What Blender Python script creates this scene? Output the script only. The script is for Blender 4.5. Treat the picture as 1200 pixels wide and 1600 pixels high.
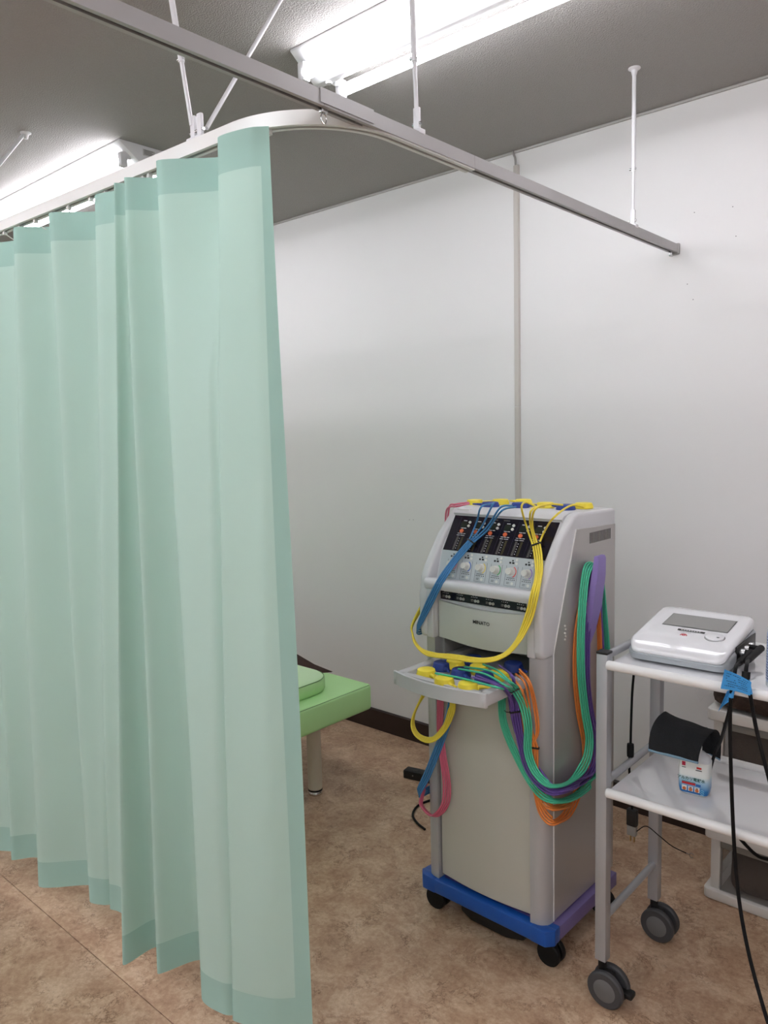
import bpy, bmesh, math, random
from mathutils import Vector, Matrix
random.seed(7)
for o in list(bpy.data.objects): bpy.data.objects.remove(o)
SC = bpy.context.scene
COL = SC.collection
V = Vector
# ------------------------------------------------------------------ camera
F = 1201.0
CAM_H = 1.45
def _ray(px, py): return V((px-600.0, py-800.0, F)).normalized()
_ax = -_ray(-760, 706); _ay = _ray(1671, 648)
_ay = (_ay-_ax*_ax.dot(_ay)).normalized(); _az = _ax.cross(_ay)
def _w(d): return V((_ax.dot(d), _ay.dot(d), _az.dot(d)))
CAMP = V((0, 0, CAM_H))
def dirpx(px, py): return _w(_ray(px, py))
def atz(px, py, z):
    d = dirpx(px, py); return CAMP+d*((z-CAM_H)/d.z)
def aty(px, py, y):
    d = dirpx(px, py); return CAMP+d*(y/d.y)
def atplane(px, py, p0, n):
    d = dirpx(px, py); return CAMP+d*((p0-CAMP).dot(n)/d.dot(n))
cd = bpy.data.cameras.new('camera'); cam = bpy.data.objects.new('camera', cd); COL.objects.link(cam)
cd.sensor_fit = 'HORIZONTAL'; cd.sensor_width = 36; cd.lens = 36*F/1200; cd.clip_start = .02
r, u, b = _w(V((1, 0, 0))), _w(V((0, -1, 0))), _w(V((0, 0, -1)))
cam.matrix_world = Matrix(((r.x, u.x, b.x, 0), (r.y, u.y, b.y, 0), (r.z, u.z, b.z, CAM_H), (0, 0, 0, 1)))
SC.camera = cam
# ------------------------------------------------------------------ world, exposure
wd = bpy.data.worlds.new('world'); SC.world = wd; wd.use_nodes = True
wd.node_tree.nodes['Background'].inputs[0].default_value = (.8, .85, 1, 1)
wd.node_tree.nodes['Background'].inputs[1].default_value = .05
SC.view_settings.view_transform = 'Standard'; SC.view_settings.look = 'None'
SC.view_settings.gamma = 1; SC.view_settings.use_curve_mapping = False
SC.view_settings.exposure = 0.0
TUBE_STRENGTH = 21.0
WALL_Y, CEIL = 2.678, 2.514
# ------------------------------------------------------------------ materials
def lin(c):
    return tuple(((x/255)/12.92 if x/255 <= .04045 else ((x/255+.055)/1.055)**2.4) for x in c)
MATS = {}
def mat(name, rgb, rough=.5, metal=0, var=.0, vscale=20, bump=0, bscale=200, emit=0, alpha=1, trans=0, coat=0, spec=.5):
    if name in MATS: return MATS[name]
    m = bpy.data.materials.new(name); m.use_nodes = True; nt = m.node_tree
    p = nt.nodes['Principled BSDF']; c = lin(rgb)
    p.inputs['Base Color'].default_value = (*c, 1); p.inputs['Roughness'].default_value = rough
    p.inputs['Metallic'].default_value = metal; p.inputs['Alpha'].default_value = alpha
    p.inputs['Coat Weight'].default_value = coat; p.inputs['Transmission Weight'].default_value = trans
    p.inputs['Specular IOR Level'].default_value = spec
    tc = nt.nodes.new('ShaderNodeTexCoord')
    if var:
        n = nt.nodes.new('ShaderNodeTexNoise'); n.inputs['Scale'].default_value = vscale; n.inputs['Detail'].default_value = 5
        mx = nt.nodes.new('ShaderNodeMix'); mx.data_type = 'RGBA'
        mx.inputs[6].default_value = (*[x*(1-var) for x in c], 1); mx.inputs[7].default_value = (*[min(1, x*(1+var)) for x in c], 1)
        nt.links.new(tc.outputs['Object'], n.inputs['Vector']); nt.links.new(n.outputs['Fac'], mx.inputs[0])
        nt.links.new(mx.outputs[2], p.inputs['Base Color'])
    if bump:
        n2 = nt.nodes.new('ShaderNodeTexNoise'); n2.inputs['Scale'].default_value = bscale; n2.inputs['Detail'].default_value = 3
        bp = nt.nodes.new('ShaderNodeBump'); bp.inputs['Strength'].default_value = bump; bp.inputs['Distance'].default_value = .004
        nt.links.new(tc.outputs['Object'], n2.inputs['Vector']); nt.links.new(n2.outputs['Fac'], bp.inputs['Height'])
        nt.links.new(bp.outputs['Normal'], p.inputs['Normal'])
    if emit:
        p.inputs['Emission Color'].default_value = (.985, .975, 1.04, 1); p.inputs['Emission Strength'].default_value = emit
    MATS[name] = m; return m
def floor_mat():
    m = bpy.data.materials.new('marbled_vinyl'); m.use_nodes = True; nt = m.node_tree; L = nt.links
    p = nt.nodes['Principled BSDF']; p.inputs['Roughness'].default_value = .34; p.inputs['Specular IOR Level'].default_value = .42
    tc = nt.nodes.new('ShaderNodeTexCoord')
    def noise(s, d, dist=0, r=.6):
        n = nt.nodes.new('ShaderNodeTexNoise'); n.inputs['Scale'].default_value = s; n.inputs['Detail'].default_value = d
        n.inputs['Distortion'].default_value = dist; n.inputs['Roughness'].default_value = r
        L.new(tc.outputs['Object'], n.inputs['Vector']); return n
    n1 = noise(9, 9, .5, .72); cr = nt.nodes.new('ShaderNodeValToRGB'); e = cr.color_ramp
    e.elements[0].position = .3; e.elements[0].color = (*lin((160, 126, 100)), 1)
    e.elements[1].position = .7; e.elements[1].color = (*lin((214, 188, 160)), 1)
    k = e.elements.new(.5); k.color = (*lin((188, 157, 128)), 1)
    fine = noise(70, 6, .2, .7); am = nt.nodes.new('ShaderNodeMath'); am.operation = 'MULTIPLY_ADD'; am.inputs[1].default_value = .55; am.inputs[2].default_value = -.275
    L.new(fine.outputs['Fac'], am.inputs[0]); ad = nt.nodes.new('ShaderNodeMath'); ad.operation = 'ADD'; L.new(n1.outputs['Fac'], ad.inputs[0]); L.new(am.outputs[0], ad.inputs[1])
    L.new(ad.outputs[0], cr.inputs[0])
    def vein(s, dist, w, off=.5):
        n = noise(s, 8, dist, .68)
        a = nt.nodes.new('ShaderNodeMath'); a.operation = 'SUBTRACT'; a.inputs[1].default_value = off; L.new(n.outputs['Fac'], a.inputs[0])
        b_ = nt.nodes.new('ShaderNodeMath'); b_.operation = 'ABSOLUTE'; L.new(a.outputs[0], b_.inputs[0])
        c = nt.nodes.new('ShaderNodeMapRange'); c.inputs['From Min'].default_value = 0; c.inputs['From Max'].default_value = w
        c.inputs['To Min'].default_value = 1; c.inputs['To Max'].default_value = 0; L.new(b_.outputs[0], c.inputs['Value']); return c
    v1 = vein(9, .4, .014); v2 = vein(21, .3, .018, .46)
    br = noise(11, 4); brm = nt.nodes.new('ShaderNodeMapRange'); brm.inputs['From Min'].default_value = .46; brm.inputs['From Max'].default_value = .60
    L.new(br.outputs['Fac'], brm.inputs['Value'])
    mx = nt.nodes.new('ShaderNodeMath'); mx.operation = 'MAXIMUM'; L.new(v1.outputs[0], mx.inputs[0]); L.new(v2.outputs[0], mx.inputs[1])
    ml = nt.nodes.new('ShaderNodeMath'); ml.operation = 'MULTIPLY'; L.new(mx.outputs[0], ml.inputs[0]); L.new(brm.outputs[0], ml.inputs[1])
    m2 = nt.nodes.new('ShaderNodeMath'); m2.operation = 'MULTIPLY'; m2.inputs[1].default_value = .85; L.new(ml.outputs[0], m2.inputs[0])
    mix = nt.nodes.new('ShaderNodeMix'); mix.data_type = 'RGBA'; mix.inputs[7].default_value = (*lin((104, 70, 46)), 1)
    L.new(m2.outputs[0], mix.inputs[0]); L.new(cr.outputs[0], mix.inputs[6]); L.new(mix.outputs[2], p.inputs['Base Color'])
    return m
def cloth_mat(name, rgb, transl, tcol=None):
    m = bpy.data.materials.new(name); m.use_nodes = True; nt = m.node_tree; nt.nodes.clear()
    out = nt.nodes.new('ShaderNodeOutputMaterial'); d = nt.nodes.new('ShaderNodeBsdfDiffuse'); t = nt.nodes.new('ShaderNodeBsdfTranslucent')
    d.inputs[0].default_value = (*lin(rgb), 1); t.inputs[0].default_value = (*lin(tcol or rgb), 1)
    mx = nt.nodes.new('ShaderNodeMixShader'); mx.inputs[0].default_value = transl
    nt.links.new(d.outputs[0], mx.inputs[1]); nt.links.new(t.outputs[0], mx.inputs[2]); nt.links.new(mx.outputs[0], out.inputs[0])
    return m
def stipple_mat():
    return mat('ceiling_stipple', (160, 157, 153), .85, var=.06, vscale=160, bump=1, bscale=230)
WHITE_MET = mat('white_painted_metal', (222, 222, 224), .35)
STEEL = mat('bright_steel', (200, 200, 200), .25, 1)
BLACK = mat('black_plastic', (18, 18, 19), .45)
BLACKR = mat('black_rubber', (10, 10, 11), .6, spec=.3)
CHROME = mat('chrome', (215, 215, 215), .15, 1)
# ------------------------------------------------------------------ mesh helpers
class MB:
    def __init__(s): s.bm = bmesh.new()
    def box(s, x0, x1, y0, y1, z0, z1, bev=0, seg=2):
        t = bmesh.new(); bmesh.ops.create_cube(t, size=1)
        bmesh.ops.scale(t, vec=(abs(x1-x0), abs(y1-y0), abs(z1-z0)), verts=t.verts)
        bmesh.ops.translate(t, vec=((x0+x1)/2, (y0+y1)/2, (z0+z1)/2), verts=t.verts)
        if bev: bmesh.ops.bevel(t, geom=t.edges[:], offset=bev, segments=seg, profile=.5, affect='EDGES')
        return s.merge(t)
    def merge(s, t, M=None):
        if M is not None: bmesh.ops.transform(t, matrix=M, verts=t.verts)
        me = bpy.data.meshes.new('t'); t.to_mesh(me); t.free(); s.bm.from_mesh(me); bpy.data.meshes.remove(me); return s
    def rings(s, rings, cap0=True, cap1=True, closed=True):
        bm = s.bm; R = [[bm.verts.new(p) for p in rg] for rg in rings]; n = len(R[0])
        for a, c in zip(R, R[1:]):
            for i in range(n if closed else n-1):
                j = (i+1) % n; bm.faces.new((a[i], a[j], c[j], c[i]))
        if cap0: bm.faces.new(R[0][::-1])
        if cap1: bm.faces.new(R[-1])
        return s
    def cyl(s, p0, p1, r0, r1=None, n=16, cap=True):
        p0, p1 = V(p0), V(p1); d = (p1-p0).normalized(); a = d.orthogonal().normalized(); c = d.cross(a)
        if r1 is None: r1 = r0
        return s.rings([[p+(a*math.cos(2*math.pi*i/n)+c*math.sin(2*math.pi*i/n))*rr for i in range(n)] for p, rr in ((p0, r0), (p1, r1))], cap, cap)
    def lathe(s, prof, c, axis='z', n=24):
        c = V(c); rg = []
        for rr, h in prof:
            ring = []
            for i in range(n):
                a = 2*math.pi*i/n; x, y = rr*math.cos(a), rr*math.sin(a)
                ring.append(c+(V((x, y, h)) if axis == 'z' else V((x, -h, y)) if axis == 'y' else V((h, x, y))))
            rg.append(ring)
        return s.rings(rg)
    def prism(s, poly, fn, h0, h1, bev=0, seg=2):
        t = bmesh.new(); A = [t.verts.new(fn(p, h0)) for p in poly]; B = [t.verts.new(fn(p, h1)) for p in poly]; n = len(poly)
        t.faces.new(A[::-1]); t.faces.new(B)
        for i in range(n): t.faces.new((A[i], A[(i+1) % n], B[(i+1) % n], B[i]))
        bmesh.ops.recalc_face_normals(t, faces=t.faces[:])
        if bev: bmesh.ops.bevel(t, geom=t.edges[:], offset=bev, segments=seg, profile=.5, affect='EDGES', clamp_overlap=True)
        return s.merge(t)
    def tube(s, pts, rr, n=8, cap=True):
        pts = [V(p) for p in pts]; rg = []; a = None
        for i, p in enumerate(pts):
            t = (pts[min(i+1, len(pts)-1)]-pts[max(i-1, 0)]).normalized()
            if a is None: a = t.orthogonal().normalized()
            a = (a-t*a.dot(t)); a = a.normalized() if a.length > 1e-6 else t.orthogonal().normalized(); c = t.cross(a)
            q = rr[i] if isinstance(rr, (list, tuple)) else rr
            rg.append([p+(a*math.cos(2*math.pi*k/n)+c*math.sin(2*math.pi*k/n))*q for k in range(n)])
        return s.rings(rg, cap, cap)
    def ngon(s, pts): s.bm.faces.new([s.bm.verts.new(p) for p in pts]); return s
    def build(s, name, m, parent=None, smooth=38, off=None):
        if off is not None: bmesh.ops.translate(s.bm, vec=-V(off), verts=s.bm.verts)
        bmesh.ops.recalc_face_normals(s.bm, faces=s.bm.faces[:]) if len(s.bm.faces) else None
        me = bpy.data.meshes.new(name); s.bm.to_mesh(me); s.bm.free(); me.materials.append(m)
        if smooth:
            for f in me.polygons: f.use_smooth = True
            me.set_sharp_from_angle(angle=math.radians(smooth))
        return put(name, me, parent)
def put(name, me, parent=None, loc=None, rot=None):
    o = bpy.data.objects.new(name, me); COL.objects.link(o)
    if parent: o.parent = parent
    if loc is not None: o.location = loc
    if rot is not None: o.rotation_euler = rot
    return o
def tag(o, label, cat, group=None):
    o['label'] = label; o['category'] = cat
    if group: o['group'] = group
    return o
def struct(o): o['kind'] = 'structure'; return o
def thing(name, label, cat, loc=(0, 0, 0), rz=0, group=None):
    o = bpy.data.objects.new(name, None); COL.objects.link(o); o.location = loc; o.rotation_euler = (0, 0, rz); o.empty_display_size = .05
    return tag(o, label, cat, group)
def copy_tree(o, parent=None):
    c = o.copy(); COL.objects.link(c); c.parent = parent
    for ch in [x for x in COL.objects if x.parent == o]: copy_tree(ch, c)
    return c
def crom(P, n=8):
    P = [V(p) for p in P]; Q = [P[0]*2-P[1]]+P+[P[-1]*2-P[-2]]; out = []
    for i in range(1, len(Q)-2):
        for k in range(n):
            t = k/n; a, b_, c, d = Q[i-1:i+3]
            out.append(.5*((2*b_)+(c-a)*t+(2*a-5*b_+4*c-d)*t*t+(3*b_-a-3*c+d)*t**3))
    out.append(P[-1]); return out
def rrect(x0, x1, y0, y1, rad, n=5):
    pts = []
    for cx, cy, a0 in ((x1-rad, y1-rad, 0), (x0+rad, y1-rad, 90), (x0+rad, y0+rad, 180), (x1-rad, y0+rad, 270)):
        for k in range(n+1):
            a = math.radians(a0+90*k/n); pts.append((cx+rad*math.cos(a), cy+rad*math.sin(a)))
    return pts
def lettering(txt, size, m, parent, M, name='lettering', align='CENTER', bold=0):
    cu = bpy.data.curves.new('t', 'FONT'); cu.body = txt; cu.size = size; cu.align_x = align; cu.align_y = 'CENTER'; cu.offset = bold; cu.resolution_u = 2
    o = bpy.data.objects.new('t', cu); COL.objects.link(o); bpy.context.view_layer.update()
    me = bpy.data.meshes.new_from_object(o.evaluated_get(bpy.context.evaluated_depsgraph_get())); bpy.data.objects.remove(o)
    me.transform(M); me.materials.clear(); me.materials.append(m); return put(name, me, parent)
def frame(o, x, y):
    x = V(x).normalized(); y = V(y).normalized(); z = x.cross(y)
    return Matrix(((x.x, y.x, z.x, o[0]), (x.y, y.y, z.y, o[1]), (x.z, y.z, z.z, o[2]), (0, 0, 0, 1)))

# ================================================================== SETTING
XL, XR_, YF = -4.9, 2.6, -3.4
FLOORM = floor_mat()
WALLM = mat('white_wall_paint', (231, 230, 229), .62, var=.015, vscale=3)
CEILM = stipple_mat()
fl = struct(MB().box(XL-.1, XR_+.1, YF-.1, WALL_Y+.1, -.12, -.004).build('floor', mat('floor_screed', (90, 75, 62), .9), smooth=0))
for y0, y1 in ((YF, -.871), (-.8685, .9495), (.952, WALL_Y)):
    MB().box(XL, XR_, y0, y1, -.004, 0).build('vinyl_sheet', FLOORM, fl, smooth=0)
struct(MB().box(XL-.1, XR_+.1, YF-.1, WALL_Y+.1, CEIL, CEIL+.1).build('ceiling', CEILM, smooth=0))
wb = struct(MB().box(XL-.1, XR_+.1, WALL_Y, WALL_Y+.1, -.004, CEIL).build('wall_back', WALLM, smooth=0))
struct(MB().box(XL-.1, XL, YF, WALL_Y, -.004, CEIL).build('wall_left', WALLM, smooth=0))
struct(MB().box(XR_, XR_+.1, YF, WALL_Y, -.004, CEIL).build('wall_right', WALLM, smooth=0))
struct(MB().box(XL-.1, XR_+.1, YF-.1, YF, -.004, CEIL).build('wall_front', WALLM, smooth=0))
BBM = mat('dark_brown_baseboard', (44, 27, 22), .45, var=.15, vscale=8)
struct(MB().prism([(WALL_Y, 0), (WALL_Y-.009, 0), (WALL_Y-.009, .096), (WALL_Y-.004, .102), (WALL_Y, .102)], lambda p, h: (h, p[0], p[1]), XL, XR_).build('baseboard_back', BBM))
struct(MB().prism([(XL, 0), (XL+.009, 0), (XL+.009, .096), (XL+.004, .102), (XL, .102)], lambda p, h: (p[0], h, p[1]), YF, WALL_Y-.01).build('baseboard_left', BBM))
struct(MB().box(XL, XR_, WALL_Y-.009, WALL_Y, CEIL-.009, CEIL, .002).build('trim_1', mat('grey_trim', (178, 176, 172), .5)))
for px, py in ((1145, 323), (1085, 332), (1150, 369), (1074, 444), (1083, 468), (640, 812), (646, 812)):
    p = aty(px, py, WALL_Y)
    MB().cyl(p+V((0, .002, 0)), p-V((0, .0006, 0)), .0016, n=8).build('nail_hole', mat('nail_hole_dark', (96, 92, 88), .9), wb)
# cable duct on the wall
dx = aty(809, 500, WALL_Y).x; DUCT = mat('beige_duct', (196, 191, 184), .5)
d = thing('cable_duct', 'narrow beige cable duct running up the white wall behind the machine', 'cable duct', (dx, WALL_Y, 0))
zj = aty(809, 635, WALL_Y).z
for z0, z1 in ((.102, zj-.001), (zj+.001, CEIL-.055)):
    MB().prism([(-.012, 0), (-.0115, -.008), (-.009, -.011), (.009, -.011), (.0115, -.008), (.012, 0)], lambda p, h: (p[0], p[1], h), z0, z1).build('duct_cover', DUCT, d)
MB().tube(crom([(-.002, -.006, CEIL-.06), (-.003, -.008, CEIL-.03), (-.008, -.012, CEIL-.012), (-.01, -.012, CEIL-.001)]), .004).build('cable', mat('grey_cable', (150, 148, 145), .5), d)

# ================================================================== CEILING LIGHTS
REFL = mat('white_reflector', (238, 238, 240), .4)
TUBEM = mat('lit_fluorescent_tube', (255, 255, 255), .4, emit=TUBE_STRENGTH)
def light_fixture(label, x0, yc):
    L_ = 1.25; HW = .1; DZ = .07
    t = thing('fluorescent_light', label, 'ceiling light', (x0+L_/2, yc, CEIL), 0, 'twin tube ceiling lights')
    h = L_/2
    MB().prism([(-HW, 0), (HW, 0), (HW, -.006), (.012, -DZ), (-.012, -DZ), (-HW, -.006)], lambda p, k: (k, p[0], p[1]), -h, h, .0015, 1).build('reflector', REFL, t)
    for s in (-1, 1):
        ty, tz = s*.074, -.066
        MB().cyl((-h+.035, ty, tz), (h-.035, ty, tz), .016, n=20).build('tube', TUBEM, t)
        for e in (-1, 1):
            k = MB(); xx = e*(h-.026)
            k.box(xx-.012, xx+.012, ty-.013, ty+.013, tz-.02, tz+.03, .003)
            k.box(xx-.008, xx+.008, min(ty, s*.045)-.001, max(ty, s*.045)+.001, tz+.01, tz+.035, .002).build('lamp_holder', mat('holder_white', (226, 226, 228), .4), t)
    MB().cyl((h-.05, 0, -DZ-.006), (h-.05, 0, -DZ+.004), .009, n=12).build('screw_cap', WHITE_MET, t)
    MB().cyl((-h+.05, 0, -DZ-.006), (-h+.05, 0, -DZ+.004), .009, n=12).build('screw_cap', WHITE_MET, t)
    st = MB().box(h, h+.0006, -.005, .045, -.035, -.012).build('sticker', mat('sticker_grey', (205, 205, 203), .5), t)
    for i in range(4):
        MB().box(h+.0006, h+.0009, 0, .038-.006*(i % 2), -.0165-.0045*i, -.0148-.0045*i).build('print_line', mat('print_grey', (90, 90, 92), .6), st)
    return t
LX = aty(495, 140, 1.64).x; LBX = aty(226, 254, 1.64).x-1.25
light_fixture('lit twin tube ceiling light crossing over the straight curtain rail', LX, 1.64)
light_fixture('lit twin tube ceiling light beyond the mint curtain', LBX, 1.64)
PITCH = LX-LBX
light_fixture('twin tube ceiling light along the back wall side, past the storage chest', LX+PITCH, 1.64)
for row, ww in ((-.32, 'aisle'), (-2.1, 'far side of the room')):
    for i in range(5):
        light_fixture('twin tube ceiling light in the unbroken row over the '+ww, XL+.32+1.36*i, row)

# ================================================================== CURTAIN RAILS
RAILM = mat('grey_aluminium_rail', (170, 168, 167), .42, .15)
RAILW = mat('white_aluminium_rail', (226, 226, 222), .3, .1)
RX = -1.03; RZ0, RZ1 = 2.026, 2.053; HWR = .0125
# open C profile (u across, z)
CPROF = [(-HWR, RZ1), (HWR, RZ1), (HWR, RZ0), (.004, RZ0), (.004, RZ0+.003), (HWR-.003, RZ0+.003), (HWR-.003, RZ1-.003), (-HWR+.003, RZ1-.003), (-HWR+.003, RZ0+.003), (-.004, RZ0+.003), (-.004, RZ0), (-HWR, RZ0)]
def sweep_rail(path, name, m, parent, prof=CPROF, off=None):
    rg = []
    for i, p in enumerate(path):
        t = (V(path[min(i+1, len(path)-1)])-V(path[max(i-1, 0)])).normalized(); s = V((t.y, -t.x, 0))
        rg.append([V((p[0], p[1], 0))+s*q[0]+V((0, 0, q[1])) for q in prof])
    return MB().rings(rg).build(name, m, parent, 30, off)
base = V((RX, WALL_Y, RZ0))
lr = thing('curtain_rail', 'long straight grey curtain rail running up to the white wall', 'curtain rail', base)
ys = [-1.2, aty(512, 150, 1.0).y*0+1.01, 1.475, WALL_Y-.006]
for a, b_ in zip(ys, ys[1:]): sweep_rail([(RX, a+.0006), (RX, b_-.0006)], 'rail_section', RAILM, lr, off=base)
JP = [(-HWR-.002, RZ1+.002), (HWR+.002, RZ1+.002), (HWR+.002, RZ0+.004), (HWR+.0005, RZ0+.004), (HWR+.0005, RZ1+.0005), (-HWR-.0005, RZ1+.0005), (-HWR-.0005, RZ0+.004), (-HWR-.002, RZ0+.004)]
sweep_rail([(RX, 1.0), (RX, 1.14)], 'joint_sleeve', RAILM, lr, JP, base)
MB().box(RX-.016, RX+.016, WALL_Y-.014, WALL_Y, RZ0-.005, RZ1+.004, .003).build('end_cap', RAILM, lr, off=base)
MB().box(RX-.004, RX+.004, WALL_Y-.05, WALL_Y-.03, RZ0-.016, RZ0+.002, .002).build('end_stop', STEEL, lr, off=base)
for yy in (1.02,):
    k = MB(); k.box(RX-.005, RX+.005, yy-.008, yy+.008, RZ0-.007, RZ0+.002, .002)
    k.tube([(RX+.0, yy+.007*math.cos(a), RZ0-.016+.009*math.sin(a)) for a in [i*math.pi*1.8/10-.9 for i in range(11)]], .0013, 6).build('runner', STEEL, lr, off=base)
RY = .990; RAD = .217
def railY(x):
    if x > cxr: return cyr-math.sqrt(max(0, RAD**2-(x-cxr)**2))
    return RY+(x-cxr)*.035
base2 = V((-1.4, RY, RZ0))
cr_ = thing('curtain_rail', 'white curved curtain rail carrying the mint curtain', 'curtain rail', base2)
cxr, cyr = RX-.002-RAD, RY+RAD
path = [(x_, railY(x_)) for x_ in (-4.85, -3, -2, cxr-.06, cxr-.001)]+[(cxr+RAD*math.sin(a), cyr-RAD*math.cos(a)) for a in [math.radians(q) for q in range(3, 88, 4)]]
path += [(RX-.002, cyr), (RX-.002, cyr+.27)]
sweep_rail(path, 'rail_track', RAILW, cr_, [(p[0], p[1]-.0035) for p in CPROF], base2)
# hangers
def hanger(label, bot, top, split=.55):
    bot, top = V(bot), V(top); d_ = (top-bot).normalized()
    t = thing('rail_hanger', label, 'hanger rod', bot, 0, 'ceiling rods holding the curtain rails')
    mid = bot.lerp(top, split)
    MB().cyl(mid, top-d_*.005, .0062, n=14).build('upper_tube', WHITE_MET, t, off=bot)
    MB().cyl(bot+d_*.03, mid+d_*.02, .0045, n=14).build('lower_tube', WHITE_MET, t, off=bot)
    MB().box(-.0075, .0075, -.004, .004, .004, .048, .002).build('clip', WHITE_MET, t)
    MB().cyl((-.011, 0, .016), (.011, 0, .016), .0035, n=10).build('clip_bolt', STEEL, t)
    MB().box(-.014, .014, -.01, .01, -.006, .004, .0015).build('rail_clamp', WHITE_MET, t)
    MB().cyl(mid+V((-.012, 0, .008)), mid+V((.008, 0, .008)), .0035, n=10).build('lock_screw', STEEL, t, off=bot)
    k = MB(); k.lathe([(.018, 0), (.018, -.003), (.01, -.008), (.007, -.02), (.006, -.022)], top, n=16); k.build('ceiling_flange', WHITE_MET, t, off=bot)
ZB = RZ1+.002
hanger('white rod from the ceiling to the straight rail, next to the back wall', (RX, 2.334, ZB), (RX, 2.334, CEIL), .35)
hanger('white rod rising from the straight rail just past the rail junction', (RX, 1.288, ZB+.002), atz(638, -169, CEIL), .3)
ZB2 = RZ1-.0015
hanger('upright white rod above the curved rail where two rods meet', (-1.374, railY(-1.374), ZB2), atz(243, -160, CEIL), .33)
hanger('slanting white brace rod meeting the upright rod on the curved rail', (-1.352, railY(-1.352), ZB2), (-1.408, 1.315, CEIL), .85)
hanger('slanting white brace rod beyond the lit tube light over the curtain', (-2.774, railY(-2.774), ZB2), (-2.774, 1.287, CEIL), .4)

# ================================================================== CURTAIN
TOPZ, BOTZ = 2.008, .150
keys = [((420, 197), None, (-1.175, 1.045)), ((385, 200), None, (-1.235, .985)), ((340, 215), 'S', (-1.325, .945)), ((345, 245), 'E', (-1.36, .942)),
        ((247, 250), 'S', (315, 1560)), ((247, 277), 'E', (312, 1500)), ((195, 277), 'S', (247, 1522)), ((193, 286), 'E', (243, 1480)),
        ((178, 286), 'S', (192, 1508)), ((178, 298), 'E', (191, 1428)), ((148, 305), 'S', (172, 1420)), ((150, 330), 'E', (160, 1414)),
        ((78, 332), 'S', (140, 1408)), ((78, 354), 'E', (137, 1383)), ((22, 355), 'S', (62, 1386)), ((20, 376), 'E', (58, 1340)),
        ((-35, 383), 'S', (18, 1344)), ((-36, 402), 'E', (14, 1330)), ((-95, 408), 'S', (-40, 1325)), ((-96, 424), 'E', (-44, 1300)),
        ((-150, 436), 'S', (-110, 1305)), ((-152, 450), 'E', (-112, 1280)), ((-230, 458), None, (-170, 1285))]
def kxy(k, z):
    if isinstance(k[0], float): return V((k[0], k[1]))
    p = atz(k[0], k[1], z); return V((p.x, p.y))
TP, BP, MP, ST = [], [], [], []
for i, (a, ty, b_) in enumerate(keys):
    t_, bo = kxy(a, TOPZ), kxy(b_, BOTZ)
    if ty == 'E':
        for lst, q, dd in ((TP, t_, .022), (BP, bo, .034)):
            pv = lst[-1]; m_ = (pv+q)/2; vd = q.normalized(); pr = V((vd.y, -vd.x)); pr = pr if pr.x > 0 else -pr
            off_ = min(dd, (q-pv).length*.8)
            lst.append(m_+pr*off_)
    TP.append(t_); BP.append(bo)
MP = [a_.lerp(b2_, .27) for a_, b2_ in zip(TP, BP)]
for q_, f_ in ((2, .30), (3, .42), (4, .54)): MP[q_] = MP[1].lerp(MP[5], f_)+V((0, -.006))
NS = 7
M2 = crom([V((p.x, p.y, 0)) for p in MP], NS); T2 = crom([V((p.x, p.y, 0)) for p in TP], NS); B2 = crom([V((p.x, p.y, 0)) for p in BP], NS)
def cpt(i, z):
    s = (TOPZ-z)/(TOPZ-BOTZ); s2 = s+.05*math.sin(math.pi*s)
    if s2 < .27:
        q_ = s2/.27; p = T2[i].lerp(M2[i], q_)
    else: p = M2[i].lerp(B2[i], (s2-.27)/.73)
    w = .004*math.sin(i*.55+z*2.1)*math.sin(math.pi*s)
    return V((p.x+w*.4, p.y+w, z))
CW = cloth_mat('mint_curtain_cloth', (196, 222, 211), .27, (176, 220, 204))
CH = cloth_mat('mint_curtain_doubled', (171, 205, 194), .14, (145, 200, 186))
cu_base = V((T2[len(T2)//2].x, RY, BOTZ))
cur = thing('curtain', 'mint green pleated privacy curtain hanging from the white curved rail', 'curtain', cu_base)
def band(name, z0, z1, nz, i0, i1, m, dy=0):
    k = MB(); G = [[k.bm.verts.new(cpt(i, z1+(z0-z1)*j/nz)+V((0, dy, 0))) for i in range(i0, i1)] for j in range(nz+1)]
    for a, b_ in zip(G, G[1:]):
        for q in range(len(a)-1): k.bm.faces.new((a[q], b_[q], b_[q+1], a[q+1]))
    return k.build(name, m, cur, 80, cu_base)
NI = len(T2); SH = 3
band('heading_band', TOPZ-.068, TOPZ, 4, 0, NI, CH)
band('cloth', BOTZ+.078, TOPZ-.068, 46, SH, NI, CW)
band('side_hem', BOTZ+.078, TOPZ-.068, 46, 0, SH+1, CH)
band('bottom_hem', BOTZ, BOTZ+.078, 4, 0, NI, CH)
ZR = RZ0-.0035
for i in range(8, NI, 9):
    p = cpt(i, TOPZ)
    rx, ry = p.x, railY(p.x)
    k = MB(); k.box(rx-.005, rx+.005, ry-.005, ry+.005, ZR-.009, ZR+.003, .001)
    k.tube([(rx, ry, ZR-.006), (rx, (ry+p.y)/2+.002, TOPZ-.002), (p.x, p.y+.004, TOPZ-.008), (p.x, p.y+.004, TOPZ-.03)], .0014, 6)
    k.build('hook', mat('white_nylon', (220, 220, 216), .5), cur, off=cu_base)

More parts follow.
